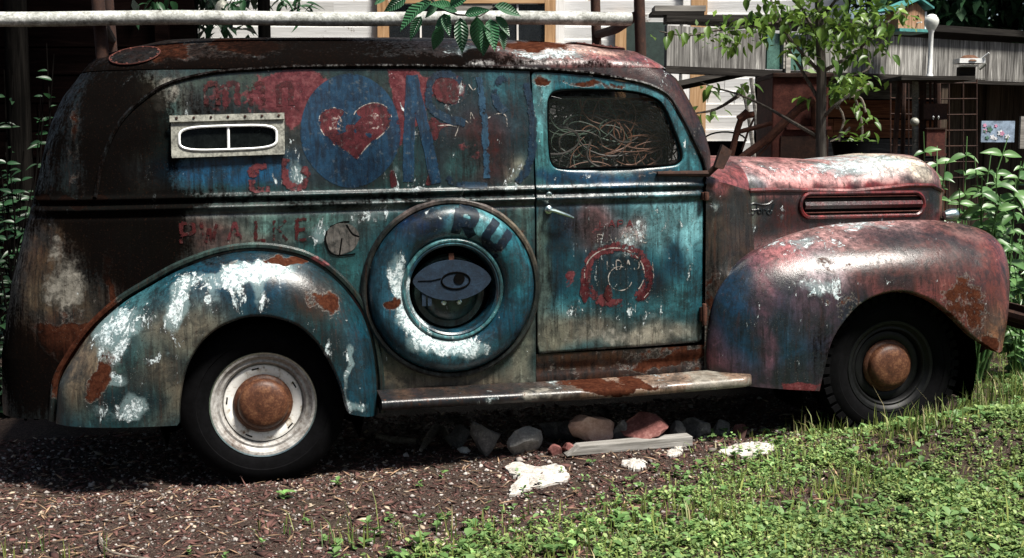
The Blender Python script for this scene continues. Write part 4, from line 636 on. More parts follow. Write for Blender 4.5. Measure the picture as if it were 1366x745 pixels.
for dx in (-.125, -.10): MB().box((dx, -.02, -.035), (.016, .004, .07)).build('eye_lash', D_EYE, eye)
# ---- painted lettering and pictures: thin coats lying on the panels
lay = [0]
def coat(name, fn, P2, mat, parent):      # P2: filled outline (x, z); triangulated as a fan of rings so it follows the panel
    lay[0] += 1; off = .0012+.0002*(lay[0] % 14); P2 = np.array(P2); c = P2.mean(0); V = [c]; n = len(P2); rs = (.4, .86, 1.0)
    for t in rs: V += list(c+(P2-c)*t)
    Fc = [(0, 1+i, 1+(i+1) % n) for i in range(n)]+[(1+k*n+i, 1+(k+1)*n+i, 1+(k+1)*n+(i+1) % n, 1+k*n+(i+1) % n) for k in range(len(rs)-1) for i in range(n)]
    V = np.array(V); o = raw(name, fn(V[:, 0], V[:, 1], off), Fc, mat, parent, True); e = np.r_[1, np.repeat([1, 1, 0], n)][:, None]; set_col(o.data, 'edge', e.astype(float)); return o
def stroke(name, fn, lines, wd, mat, parent):   # brush strokes (one mesh for one letter)
    Vs, Fs, n0, Es = [], [], 0, []
    for L in lines:
        lay[0] += 1; off = .0012+.0002*(lay[0] % 14); L = np.array(L); m_ = max(8, int(len(L)*9)); Q = catmull(L, m_) if len(L) > 2 else np.linspace(L[0], L[1], m_)
        d = np.gradient(Q, axis=0); nn_ = np.stack([-d[:, 1], d[:, 0]], 1)/(np.linalg.norm(d, axis=1)[:, None]+1e-9); w2 = wd/2*(1+.05*np.sin(np.arange(m_)*.7))[:, None]
        V = np.stack([Q-nn_*w2*1.1, Q-nn_*w2*.5, Q+nn_*w2*.5, Q+nn_*w2*1.1], 1).reshape(-1, 2); Es.append(np.tile([0., 1, 1, 0], m_)); Vs.append(fn(V[:, 0], V[:, 1], off)); Fs += [tuple(x+n0 for x in q) for q in gridq(m_, 4)]; n0 += len(V)
    o = raw(name, np.vstack(Vs), Fs, mat, parent, True); set_col(o.data, 'edge', np.concatenate(Es)[:, None]); return o
px = lambda pts, y=-.775: [TX(a, b, y) for a, b in pts]
ell = lambda cx, cy, rx, ry, n=64, j=0: [(cx+rx*math.cos(t)*(1+j*math.sin(5*t)), cy+ry*math.sin(t)*(1+j*math.cos(4*t))) for t in np.linspace(0, 2*math.pi, n, endpoint=False)]
coat('blue_disc', on, px(ell(468, 174, 67, 76, 72, .01)), D_NAVY, sp)
ht_ = [(476, 214), (462, 203), (444, 192), (430, 176), (426, 162), (430, 150), (442, 144), (455, 145), (464, 152), (470, 159), (476, 148), (488, 140), (503, 137), (516, 142), (523, 153), (521, 167), (510, 180), (494, 192), (484, 203)]
coat('heart', on, px(catmull(ht_, 90, True)), D_HEART, sp)
stroke('heart_edge', on, [px(ht_+ht_[:1])], .006, D_LINE, sp)
coat('heart_highlight', on, px(ell(449, 170, 11, 20, 40, .12)), D_PALE, sp); coat('heart_highlight', on, px(ell(500, 162, 18, 11, 40, .15)), D_PALE, sp)
lay[0] = 5
for nm, ls, wd, mt in (
  ('painted_letter', [[(552, 100), (549, 140), (546, 190), (545, 243)], [(552, 100), (560, 140), (571, 190), (582, 245)]], .044, D_NAVY), ('painted_letter', [[(618, 108), (600, 98), (581, 103), (573, 122), (578, 145), (598, 158), (622, 164)]], .040, D_NAVYD),
  ('painted_letter', [[(642, 102), (645, 130), (648, 170), (650, 238)]], .034, D_BLUE), ('painted_letter', [[(678, 102), (664, 112), (664, 135), (676, 150)], [(705, 110), (712, 160), (708, 215), (690, 243)]], .040, D_NAVYD),
  ('painted_letter', [[(597, 236), (610, 246), (650, 248)]], .030, D_NAVYD)):
    stroke(nm, on, [px(l) for l in ls], wd, mt, sp)
for pts in ([(584, 104), (596, 102), (612, 106), (616, 122), (612, 136), (598, 140), (584, 132), (580, 116)], [(572, 160), (580, 156), (590, 164), (606, 166), (590, 172), (584, 186), (577, 188), (571, 172)], [(572, 232), (576, 230), (576, 246), (568, 246)], [(520, 232), (526, 228), (530, 246), (522, 250)]):
    coat('old_red_lettering', on, px(catmull(pts, 40, True)), D_RED, sp)
for L in ([(608, 182), (618, 160), (628, 165), (630, 150), (634, 158), (642, 162)], [(652, 158), (664, 152), (676, 154), (678, 170), (674, 176)], [(584, 168), (600, 167), (610, 169)], [(582, 118), (600, 122), (612, 116)], [(584, 132), (596, 126), (606, 132), (614, 130)], [(628, 112), (634, 120), (640, 112)]): stroke('flaked_edge', on, [px(L)], .006, D_LINE, sp)
def arcpts(cx, cy, rx, ry, a0, a1, n=12): return [(cx+rx*math.cos(t), cy+ry*math.sin(t)) for t in np.linspace(a0, a1, n)]
stroke('old_red_letter', on, [px([(356, 223), (340, 223), (334, 232), (346, 231)]), px([(336, 240), (337, 252), (348, 253), (360, 252)])], .034, D_REDF, sp)
stroke('old_red_letter', on, [px([(382, 212), (380, 230), (386, 248), (400, 250), (408, 240), (406, 222)])], .040, D_REDF, sp)
for k, x0 in enumerate((274, 300, 334, 372)): stroke('old_red_letter', on, [px([(x0, 112), (x0+1, 142)]), px([(x0+2, 113), (x0+16, 112), (x0+17, 140)])], .030, D_RED if k % 2 else D_DARKRED, sp)
# name along the lower panel
LET = dict(P=[[(0, 0), (0, 1)], [(0, 1), (.5, .95), (.6, .75), (.5, .5), (0, .45)]], W=[[(0, 1), (.25, 0)], [(.25, 0), (.45, .7)], [(.45, .7), (.65, 0)], [(.65, 0), (.9, 1)]], A=[[(0, 0), (.35, 1)], [(.35, 1), (.7, 0)], [(.12, .35), (.58, .35)]], L=[[(0, 1), (0, 0)], [(0, 0), (.55, .02)]], K=[[(0, 0), (0, 1)], [(0, .45), (.55, 1)], [(.15, .55), (.6, 0)]], E=[[(0, 0), (0, 1)], [(0, 1), (.5, 1)], [(0, .5), (.42, .5)], [(0, 0), (.5, 0)]], R=[[(0, 0), (0, 1)], [(0, 1), (.5, .97), (.6, .76), (.5, .52), (0, .5)], [(.2, .5), (.65, 0)]], U=[[(0, 1), (0, .3), (.15, .04), (.4, 0), (.6, .08), (.68, .3), (.68, 1)]])
LET.update(I=[[(0, 0), (0, 1)]], D=[[(0, 0), (0, 1)], [(0, 1), (.45, .9), (.6, .5), (.45, .1), (0, 0)]], N=[[(0, 0), (0, 1)], [(0, 1), (.6, 0)], [(.6, 0), (.6, 1)]], T=[[(.3, 0), (.3, 1)], [(0, 1), (.6, 1)]], S=[[(.55, .85), (.3, 1), (.05, .8), (.2, .55), (.45, .45), (.58, .2), (.3, 0), (.0, .15)]])
for ch, cx_, by, wl, mt in (('P', 242, 325, 28, D_DARKRED), ('W', 268, 324, 24, D_DARKRED), ('A', 304, 323, 26, D_REDF), ('L', 341, 322, 24, D_DARKRED), ('K', 366, 321, 28, D_DARKRED), ('E', 396, 320, 26, D_DARKRED)):
    stroke('painted_letter', on, [[TX(cx_+p*wl, by-q*27) for p, q in l] for l in LET[ch]], .020, mt, sp)
coat('cracked_patch', on, px(catmull([(435, 318), (438, 306), (452, 298), (468, 300), (478, 310), (478, 322), (470, 334), (452, 340), (440, 334)], 50, True)), D_CRACK, sp)
for L in ([(436, 308), (434, 322), (441, 338), (455, 341), (474, 339)], [(456, 318), (453, 340)], [(462, 300), (470, 312), (479, 316)], [(440, 303), (455, 297), (466, 296)]): stroke('crack', on, [px(L)], .006, BLACK, sp)
# door picture
onD = on
stroke('red_ring', onD, [px(arcpts(824, 368, 42, 38, 1.4, 7.2, 30))], .058, D_REDF, door); stroke('red_ring', onD, [px([(862, 350), (868, 372), (862, 392), (850, 402)])], .036, D_RED, door)
stroke('pale_ring', onD, [px(arcpts(820, 366, 40, 35, 2.6, 6.9, 26))], .008, D_LINE, door); stroke('pale_ring', onD, [px(arcpts(828, 372, 16, 16, .3, 5.6, 20))], .006, D_LINE, door); stroke('pale_ring', onD, [px([(871, 350), (872, 380), (860, 398)])], .005, D_LINE, door)
for x0, txt, by, hgt in ((797, 'PAINTS', 324, 11), (798, 'LIDAD', 360, 13), (800, 'LAPA', 303, 9)):
    for k, ch in enumerate(txt): stroke('faded_letter', onD, [[TX(x0+k*12+p*11, by-q*hgt) for p, q in l] for l in LET[ch]], .007, D_LINE if by > 310 else D_REDF, door)
for cx_, cy_, rx_, ry_ in ((781, 388, 7, 16), (812, 392, 6, 11)): coat('red_daub', onD, px(ell(cx_, cy_, rx_, ry_, 30, .1)), D_RED if cx_ != 812 else D_DARKRED, door)
# letters on the tyre cover, following its round face
def onC(x, z, off=.002):
    x = np.asarray(x, float); z = np.asarray(z, float); dx, dz = x-sx, z-sz; r = np.hypot(dx, dz); t = np.clip((r-.290)/.076, -1, 1); return np.stack([dx, -(.004+.062*np.sqrt(1-t*t)+off+.001), dz], -1)
def arcletter(ch, a, r0, r1, wd, mat):
    c0 = np.array([sx+r0*math.cos(a), sz+r0*math.sin(a)]); u = np.array([math.sin(a), -math.cos(a)]); v = np.array([math.cos(a), math.sin(a)]); h = r1-r0
    stroke('cover_letter', onC, [[tuple(c0+u*(p-.33)*h*1.05+v*q*h) for p, q in l] for l in LET[ch]], wd, mat, cover)
arcletter('R', R_(78), .238, .350, .036, D_NAVYL); arcletter('U', R_(50), .245, .352, .036, D_NAVYL)
c = np.array(TX(664, 343, -.86)); coat('cover_letter', onC, [tuple(c+np.array(p)*.011) for p in ell(0, 0, 1, 1, 16)], D_NAVYL, cover)
# embossed script on the hood side
def onH(x, z, off=.002): x = np.asarray(x, float); z = np.asarray(z, float); return np.stack([x, hy(x, z)-off, z], -1)
hp = lambda pts: [TX(a, b, -.53) for a, b in pts]
for L in ([(996, 276), (1000, 271), (1012, 273), (1022, 272), (1028, 268)], [(1006, 274), (1003, 282), (999, 286), (995, 284)], [(998, 280), (1008, 279)], [(1008, 285), (1006, 281), (1010, 279), (1012, 283), (1008, 285)], [(1014, 285), (1015, 279), (1019, 280)], [(1027, 281), (1022, 280), (1020, 284), (1024, 285), (1030, 271), (1026, 285)]):
    q = catmull(hp(L), 20); MB().tube(onH(q[:, 0], q[:, 1], .001), .0042, 5).build('raised_script', PAINT, hood, True); paint(hood.children[-1], (.06, .035, .03), dict(chip=.1), [])
# small sliding window
W4 = TXL([(228, 156), (379, 152), (380, 206), (229, 211)], -.77); wc = W4.mean(0); wu = (W4[1]-W4[0]+W4[2]-W4[3])/2; wv = (W4[0]-W4[3]+W4[1]-W4[2])/2; yw = -float(S(wc[0], wc[1]))
def WP(a, b, d): p = wc+wu*a/2+wv*b/2; return (p[0], yw-d+.02*max(0, (wc[1]-p[1]))*0-.0+(p[1]-wc[1])*.12, p[1])
sw = place('side_window', None, truck)
rr = lambda a0, b0, n=60, e=4: [(a0*np.sign(math.cos(t))*abs(math.cos(t))**(2/e), b0*np.sign(math.sin(t))*abs(math.sin(t))**(2/e)-.10) for t in np.linspace(0, 2*math.pi, n, endpoint=False)]
inn = rr(.86, .58); out = []
for a, b in inn:
    bb = b+.10; k = min(1/max(abs(a), 1e-6), 1/max(abs(bb), 1e-6)); out.append((a*k, bb*k))
V = [WP(a, b, .022) for a, b in inn]+[WP(a, b, .022) for a, b in out]+[WP(a, b, -.01) for a, b in out]+[WP(a, b, .004) for a, b in inn]; n = 60
raw('window_frame', V, [(i, (i+1) % n, n+(i+1) % n, n+i) for i in range(n)]+[(n+i, n+(i+1) % n, 2*n+(i+1) % n, 2*n+i) for i in range(n)]+[(3*n+i, 3*n+(i+1) % n, (i+1) % n, i) for i in range(n)], GALV, sw)
raw('window_pane', [WP(a, b, .009) for a, b in inn], [tuple(range(n))], PANEB, sw)
MB().tube([WP(a, b, .024) for a, b in inn+inn[:1]], .0055, 6, False).build('window_trim', WHITEFR, sw, True)
MB().tube([WP(.0, -.66, .016), WP(.0, .46, .016)], .006, 6).build('window_divider', WHITEFR, sw, True)
MB().poly([WP(-1.02, .74, .024), WP(1.0, .74, .024), WP(1.0, 1.05, .024), WP(-1.02, 1.05, .024)], (0, -.010, 0)).build('top_flange', GALV, sw)
for k in range(7): a = -.9+k*.3; MB().lathe([(.006, 0), (.005, .004), (0, .005)], WP(a, .92, .034), (0, -1, 0), 8).build('screw', RUSTDARK, sw)
# roof patches, rivets and the rack
def roofpt(x, y, off=.0):
    z0, z1 = ZG, ZT
    for _ in range(34):
        zm = (z0+z1)/2
        if xr(zm) < x < xf(zm) and S(x, zm) > abs(y): z0 = zm
        else: z1 = zm
    return np.array([x, y, z0+off])
def sidept(x, z): p = on(x, z, .006); p[2] += .005; return p
P = [sidept(-.47+.10*math.cos(t)+.03*math.sin(t), 1.795+.042*math.sin(t)) for t in np.linspace(0, 2*math.pi, 36, endpoint=False)]; P2 = [sidept(-.47+.05*math.cos(t)+.015*math.sin(t), 1.795+.021*math.sin(t)) for t in np.linspace(0, 2*math.pi, 36, endpoint=False)]
pt = raw('roof_patch', P+P2+[sidept(-.47, 1.795)], [(i, (i+1) % 36, 36+(i+1) % 36, 36+i) for i in range(36)]+[(36+i, 36+(i+1) % 36, 72) for i in range(36)], PAINT, truck, True); paint(pt, (.03, .014, .011), dict(rust=.35, dark=.5), []); MB().tube(P+P[:1], .003, 5, False).build('patch_edge', RUSTRED, pt, True)
for k in range(0, 36, 3): MB().lathe([(.006, 0), (.005, .003), (0, .005)], P[k]*.9+P2[k]*.1, (0, -.6, .8), 7).build('rivet', RUSTRED, pt, True)
for cx_, cy_, rx_, ry_, mt in ((1.60, -.34, .13, .24, RUSTRED),):
    P = [roofpt(cx_+rx_*math.cos(t), cy_+ry_*math.sin(t), .007) for t in np.linspace(0, 2*math.pi, 36, endpoint=False)]; P2 = [roofpt(cx_+.55*rx_*math.cos(t), cy_+.55*ry_*math.sin(t), .009) for t in np.linspace(0, 2*math.pi, 36, endpoint=False)]
    pt = raw('roof_patch', P+P2+[roofpt(cx_, cy_, .011)], [(i, (i+1) % 36, 36+(i+1) % 36, 36+i) for i in range(36)]+[(36+i, 36+(i+1) % 36, 72) for i in range(36)], mt, truck, True)
    MB().tube(P+P[:1], .004, 5, False).build('patch_edge', RUSTRED, pt, True)
    for k in range(18):
        t = k*2*math.pi/18; p = roofpt(cx_+.86*rx_*math.cos(t), cy_+.86*ry_*math.sin(t), .008); MB().lathe([(.008, 0), (.006, .004), (0, .006)], p, (0, 0, 1), 7).build('rivet', RUSTRED, pt, True)
rack = place('roof_rack', None, truck)
def post(px_, y, top): x = TX(px_, 60, y)[0]; b = roofpt(x, y, -.02); return b, np.array([x-.012, y, top])
for px_, y, r in ((136, -.42, .028), (855, -.42, .026), (797, .42, .026), (150, .42, .026)):
    b, t = post(px_, y, 2.25); MB().tube([b, t], r, 10).build('rack_post', RUSTDARK, rack, True)
p1 = post(850, -.42, 2.25); p2 = post(797, .42, 2.25); za = TX(848, 22, -.42)[1]
MB().tube([(p1[0][0]-.01, -.42, za), ((p1[0][0]+p2[0][0])/2, 0, za-.02), (p2[0][0], .42, za-.01)], .024, 8).build('rack_bar', RUSTDARK, rack, True)
q1 = post(136, -.42, 2.2); q2 = post(150, .42, 2.2); zb = TX(140, 24, -.42)[1]; MB().tube([(q1[0][0], -.42, zb), (q2[0][0], .42, zb-.02)], .02, 8).build('rack_bar', RUSTDARK, rack, True)
# inside of the cab
MB().box((.9, 0, 1.0), (.04, 1.36, 1.2)).box((1.55, .73, .8), (.8, .02, .9)).box((1.3, 0, .62), (.5, 1.2, .24)).build('cab_interior', BLACK, truck)
pipe_y = -.44; pa = np.array([TX(-40, 29, pipe_y)[0], pipe_y, TX(0, 28, pipe_y)[1]]); pb = np.array([TX(841, 27, pipe_y)[0]-.01, pipe_y, TX(841, 26, pipe_y)[1]])
tw = lambda p: np.array([p[0]*ca-p[2]*sa, p[1], p[2]*ca+p[0]*sa])
pa = pa-[.9, 0, 0]; A_, B_ = tw(pa+np.array([0, -.035, 0])), tw(pb+np.array([0, -.035, 0]))
pp = MB(); nseg = 24; pts = [A_+(B_-A_)*k/nseg+np.array([0, 0, .004*math.sin(k*.7)]) for k in range(nseg+1)]
pp.tube(pts, .031, 14); o = pp.build('pipe', PIPEW, None, True, 0, A_); o.location = A_; tag(o, 'long weathered white pipe lying along the truck roof rack', 'pipe')
# hoses and wire heaped behind the cab window
HOSEG = simple('pale_green_hose', (.05, .075, .055), .5); HOSEB = simple('brown_hose', (.10, .045, .025), .55); HOSED = simple('dark_cable', (.03, .026, .022), .5)
def tangle(name, label, cx_, cz_, sxx, szz, m_, mat, seed, r=.0050):
    r_ = np.random.default_rng(seed); b = MB()
    for k in range(m_):
        n = 30; R0 = r_.uniform(.06, .17); a0 = r_.uniform(0, 6.3); c = np.array([cx_+r_.normal(0, sxx), r_.uniform(-.64, -.42), cz_+r_.normal(0, szz)]); e = r_.uniform(.5, 1.0); t = np.linspace(0, r_.uniform(2.5, 7.5), n)
        ph = r_.uniform(0, 6.3); P = np.stack([c[0]+R0*np.cos(t+a0)*(1+.25*np.sin(t*1.3+ph)), c[1]+.08*np.sin(t*.9+ph), c[2]+R0*e*np.sin(t+a0)*(1+.3*np.cos(t*.8+ph))], 1)
        P[:, 0] = np.clip(P[:, 0], 1.24, 1.90); P[:, 2] = np.clip(P[:, 2], 1.05, 1.60); P[:, 1] = np.clip(P[:, 1], -.66, 0); b.tube([tw(p) for p in P], r*r_.uniform(.6, 1.4), 5)
    o_ = np.array([cx_, -.45, .75]); o = b.build(name, mat, None, True, 0, o_); o.location = o_; tag(o, label, 'hose'); return o
tangle('hose_tangle', 'heap of pale green hose at the rear of the cab window', 1.42, 1.43, .11, .08, 90, HOSEG, 3, .0028)
tangle('hose_tangle', 'heap of brown wire coils at the front of the cab window', 1.68, 1.42, .10, .08, 130, HOSEB, 4, .0030)
tangle('cable_tangle', 'dark cable loops between the green hose and brown wire in the cab', 1.55, 1.42, .12, .07, 50, HOSED, 5, .004)
# ------------------------------------------------------------------ buildings and yard things behind the truck
BX = {}
def boxmesh(L, D, H, mat, bev=.004):
    key = (round(L, 3), round(D, 3), round(H, 3), mat.name)
    if key not in BX:
        me = raw('board', MB().box((0, 0, 0), (L, D, H)).v, [(0, 2, 3, 1), (4, 5, 7, 6), (0, 1, 5, 4), (2, 6, 7, 3), (0, 4, 6, 2), (1, 3, 7, 5)], mat, None, False, False); BX[key] = me
    return BX[key]
def brd(name, par, c, d, mat, rot=(0, 0, 0)): return place(name, boxmesh(*d, mat), par, c, rot)
def LB(px, py, d): P = B(px, py, d)-CAM; return float(P@Rt), float(P[2]+CAM[2])
HD = 12.0; o0 = CAM+Fh*HD; o0[2] = 0
house = thing('house', 'white clapboard house with a tan-framed window behind the truck', 'house', o0, -YAW)
x0, x1 = LB(215, 100, HD)[0], LB(1130, 100, HD)[0]; ex = 16.8/FPX*HD
brd('wall', house, ((x0+x1)/2, 3.2, 2.2), (x1-x0-.02, 6.2, 4.4), TRIMW)
z = LB(600, 106.3, HD)[1]; z = z-math.floor(z/ex)*ex-ex; r4 = random.Random(5)
while z < 4.4:
    cuts = sorted([x0, x1]+[x0+(x1-x0)*r4.uniform(.15, .85) for _ in range(2)])
    for a, b in zip(cuts[:-1], cuts[1:]):
        if b-a > .1: brd('clapboard', house, ((a+b)/2, .058, z+ex/2), (round(b-a-.004, 2), .016, ex+.022), CLAP, (R_(8), 0, 0))
    z += ex
def hbox(name, pxa, pya, pxb, pyb, dep, y, mat, par=None, d=HD):
    a, zt = LB(pxa, pya, d); b, zb = LB(pxb, pyb, d); return brd(name, par or house, ((a+b)/2, y, (zt+zb)/2), (b-a, dep, zt-zb), mat)
win = place('window', None, house); 
hbox('casing', 503, -40, 519, 62, .05, -.0, TAN, win); hbox('casing', 727, -40, 741, 62, .05, 0, TAN, win); hbox('casing', 741.5, -40, 753, 62, .04, -.002, TRIMW, win); hbox('head', 519.5, -1, 726.5, 5, .05, 0, TANX, win); hbox('sill', 500, 58, 748, 64, .09, -.01, TANX, win); hbox('mullion_board', 606, 5.5, 657, 57.5, .04, .004, GREYB, win)
hbox('pane', 519.5, 5.5, 605.5, 57.5, .01, .012, GLASSH, win); hbox('pane', 657.5, 5.5, 689, 57.5, .01, .012, GLASSH, win); hbox('pane', 692, 5.5, 726.5, 57.5, .01, .012, GLASSH, win); hbox('muntin', 689.3, 5.5, 691.7, 57.5, .025, .006, TRIMW, win); hbox('muntin', 560, 5.5, 562.5, 57.5, .025, .006, TRIMW, win); hbox('backing', 519.5, 5.5, 726.5, 57.5, .004, .028, BLACK, win)
dr_ = place('door', None, house); hbox('door_panel', 833, 30, 890, 330, .04, .0, simple('dark_green_door', (.02, .035, .030), .6), dr_); hbox('casing', 821, 22, 832.5, 330, .05, 0, TAN, dr_); hbox('casing', 890.5, 22, 902, 330, .05, 0, TRIMW, dr_)
hbox('corner_board', 912, -60, 922, 330, .05, 0, TRIMW); hbox('corner_board', 922.5, -60, 938, 330, .06, 0, TAN)
rf_ = MB().poly([(x0-.4, -.12, 4.4), (x1+.4, -.12, 4.4), (x1+.4, 3.2, 6.3), (x0-.4, 3.2, 6.3)], (0, 0, .1)).poly([(x0-.4, 6.9, 4.35), (x0-.4, 3.2, 6.3), (x1+.4, 3.2, 6.3), (x1+.4, 6.9, 4.35)], (0, 0, .1)).build('roof', simple('grey_shingle', (.06, .058, .055), .9), house)
# shed with the plywood fascia
sA, sB = B(890, 100, 8.5), B(1366, 100, 10.2); sA[2] = sB[2] = 0; SU = (sB-sA)/np.linalg.norm(sB-sA); SN = np.array([-SU[1], SU[0], 0])
shed = thing('shed', 'weathered shed with grey plywood fascia over dark plank walls', 'shed', sA, math.atan2(SU[1], SU[0]))
def SP(px, py, dy=0.0):                   # pixel -> (lx, z) on the plane dy behind the fascia
    v = ray(px, py); t = ((sA+SN*dy-CAM)@SN)/(v@SN); P = CAM+v*t; return float((P-sA)@SU), float(P[2])
def sbox(name, pxa, pya, pxb, pyb, dep, dy, mat, par=None):
    a, zt = SP(pxa, pya, dy); b, _ = SP(pxb, pya, dy); zb = SP(pxa, pyb, dy)[1]; return brd(name, par or shed, ((a+b)/2, dy+dep/2, (zt+zb)/2), (b-a, dep, zt-zb), mat)
for a, b, ya, yb in ((890, 1022, 34, 88), (1073, 1150, 43, 95), (1150.5, 1232, 46, 98), (1232.5, 1316, 51, 103.5), (1316.5, 1420, 55.5, 108)): sbox('fascia_panel', a, ya, b, yb, .03, 0, PLY)
l0 = SP(1040, 30)[0]; l1 = SP(1460, 60)[0]; zc = SP(1150, 43)[1]; zb_ = SP(1150, 97)[1]
brd('roof_edge', shed, ((l0+l1)/2, .10, zc+.055), (l1-l0, .34, .05), DKBEAM); brd('fascia_beam', shed, ((SP(888, 90)[0]+l1)/2, .05, zb_-.03), (l1-SP(888, 90)[0], .10, .045), DKBEAM)
sbox('window_sash', 1024, 44, 1070, 92, .03, .02, simple('green_sash_glass', (.05, .11, .09), .25, 0, .5)); sbox('sash_bar', 1046, 44, 1049, 92, .03, -.012, GREYB); sbox('sash_bar', 1050, 30, 1056, 104, .04, -.02, GREYB)
DY = .55; r5 = random.Random(9); zt = SP(1180, 104, DY)[1]; hgt = 27/FPX*9.6
mats = [GRYW, REDW, REDW, GRYW, GRYW, REDW, REDW, GRYW, REDW, GRYW, REDW, REDW, GRYW, GRYW]; la, lb = SP(1016, 110, DY)[0], SP(1266, 110, DY)[0]
for k in range(14):
    zz_ = zt-.02-hgt*(k+.5)
    if zz_ < .03: break
    c = la+(lb-la)*r5.uniform(.35, .65)
    for a, b in ((la, c), (c, lb)): brd('wall_board', shed, ((a+b)/2, DY+.012*r5.random(), zz_), (round(b-a-.006, 2), .025, hgt-.012), mats[k], (0, r5.uniform(-.006, .006), 0))
x = lb
while x < SP(1460, 110, DY)[0]:
    wd = r5.uniform(.11, .17); brd('wall_board', shed, (x+wd/2, DY+.02*r5.random(), zt/2), (round(wd-.008, 2), .025, round(zt-.02, 2)), DKV)
    if r5.random() < .55: brd('batten', shed, (x+wd-.01, DY-.022, zt/2), (.035, .018, round(zt-.05, 2)), GREYB if r5.random() < .25 else DKV)
    x += wd
brd('wall_backing', shed, ((la+x)/2, DY+.06, zt/2), (x-la, .04, zt), BLACK); brd('roof', shed, ((l0+l1)/2, .62, zc+.10), (l1-l0, .95, .05), DKBEAM, (R_(4), 0, 0))
for px_ in (1030, 1262): brd('post', shed, (SP(px_, 100, .02)[0], .06, zb_/2-.03), (.07, .07, zb_-.06), DKV)
def at(px, py, d): return B(px, py, d)
def obj3(name, label, cat, base, group=None): return thing(name, label, cat, base, 0, group)
def gbase(px, d): p = B(px, 300, d); return np.array([p[0], p[1], float(gz(p[0], p[1]))])
# props under and against the fascia
p, q = at(903, 115, 9.0), at(1012, 92, 9.3); tag(MB().tube([p, q], .035, 4).build('beam', DKBEAM, None, False, 0, q), 'dark wooden prop slanting up under the plywood fascia', 'beam').location = q
for k, (a, b, ya, yb, m_) in enumerate(((872, 938, 10, 17, GREYB), (868, 936, 17.5, 22, DKBEAM), (888, 1000, 22.5, 31, DKBEAM))):
    c = (at(a, ya, 9.2)+at(b, yb, 9.2))/2; L = (b-a)/FPX*9.2; o = brd('board', None, c, (L, .22, (yb-ya)/FPX*9.2), m_, (0, 0, -YAW)); tag(o, ('grey board lying topmost on the stack over the shed fascia', 'dark board second from the top on the stack over the shed fascia', 'longest dark board at the bottom of the stack over the shed fascia')[k], 'board', 'boards stacked over the fascia')
b_ = gbase(1052, 8.0); tank = obj3('rusty_cabinet', 'tall rusty red metal cabinet beside the thin tree', 'cabinet', b_); wd = 72/FPX*8.0; zt_ = at(1052, 104, 8.0)[2]-b_[2]
MB().box((0, 0, zt_/2), (wd, .5, zt_-.02)).build('cabinet_body', RUSTRED, tank, False, .01); MB().box((.01, 0, zt_), (wd*1.0+.03, .54, .03)).build('lid', RUSTDARK, tank, False, .006); zs_ = at(1052, 172, 8.0)[2]-b_[2]; MB().box((.05, -.26, zs_), (wd*.8, .03, .02)).build('lower_rim', RUSTRED, tank); MB().box((.03, -.252, zs_/2), (wd*.85, .012, zs_-.1)).build('door_panel', RUSTDARK, tank)
for o in tank.children: o.rotation_euler = (0, 0, -YAW)
b_ = gbase(1010, 7.4); plow = obj3('plough_frame', 'rusty farm implement frame with bent handle behind the hood', 'plough', b_)
def pl(name, pts, r, mat=RUST, d=7.4): return MB().tube([at(a, c, d+(e[0] if e else 0)) for a, c, *e in pts], r, 8).build(name, mat, plow, True, 0, b_)
pl('main_beam', [(960, 240), (995, 207), (1025, 185), (1050, 160), (1066, 145), (1085, 134)], .026); pl('bent_handle', [(968, 235), (976, 205), (984, 172), (988, 160), (996, 154), (1006, 153)], .020); pl('cross_bar', [(986, 176), (1010, 170), (1030, 164)], .014); pl('rod', [(1000, 222), (1040, 177), (1068, 147)], .006); pl('grip', [(985, 160), (990, 157), (998, 150)], .026); pl('rod', [(990, 200), (998, 175), (1006, 158)], .007, RUSTDARK); pl('leg', [(960, 240), (950, 400)], .02); pl('leg', [(1085, 134, .3), (1090, 300, .5)], .02)
for k, pts in enumerate((((990, 112), (998, 150), (1005, 200), (1010, 260)), ((1002, 104), (1008, 150), (1014, 200), (1018, 260)))):
    P = [at(a, c, 8.6) for a, c in pts]; o = MB().tube(P, .014, 6).build('garden_stake', GREYB, None, True, 0, P[-1]); o.location = P[-1]; tag(o, ('left of two thin grey stakes against the white clapboards', 'right of two thin grey stakes, next to the rusty cabinet')[k], 'stake', 'grey garden stakes')
b_ = at(965, 215, 8.2); tub = thing('tub', 'black plastic tub in front of the white clapboards', 'tub', b_); MB().lathe([(.0, 0), (.11, 0), (.14, .12), (.145, .13), (.135, .13), (.11, .02), (0, .015)], (0, 0, 0), (0, 0, 1), 24).build('tub_body', RUBBER, tub, True); MB().tube([(.15*math.cos(t), -.02, .13+.06*math.sin(t)) for t in np.linspace(0, math.pi, 12)], .006, 5).build('handle', RUBBER, tub, True)
# rusty stand carrying the lamp
b_ = gbase(1225, 8.6); st = obj3('rusty_stand', 'dark iron stand with rusty boxes below the globe lamp', 'stand', b_)
def sbar(name, pts, r, mat, n=6): return MB().tube([at(a, c, 8.6+(e[0] if e else 0)) for a, c, *e in pts], r, n).build(name, mat, st, True, 0, b_)
sbar('leg', [(1200, 106), (1193, 210), (1186, 330)], .018, RUSTDARK); sbar('leg', [(1206, 106, .3), (1204, 210, .3), (1203, 330, .3)], .016, RUSTDARK); sbar('leg', [(1252, 106, .3), (1253, 330, .3)], .016, RUSTDARK); sbar('upright', [(1221, 106), (1221, 330)], .022, GREYB, 8); sbar('upright', [(1230, 106), (1230, 330)], .02, RUSTDARK, 4)
def sb(name, pa, pya, pb, pyb, dep, mat, bev=.006):
    a, b = at(pa, pya, 8.6), at(pb, pyb, 8.6); c = (a+b)/2-b_; o = brd(name, st, c, (abs((b-a)@Rt), dep, a[2]-b[2]), mat, (0, 0, -YAW)); return o
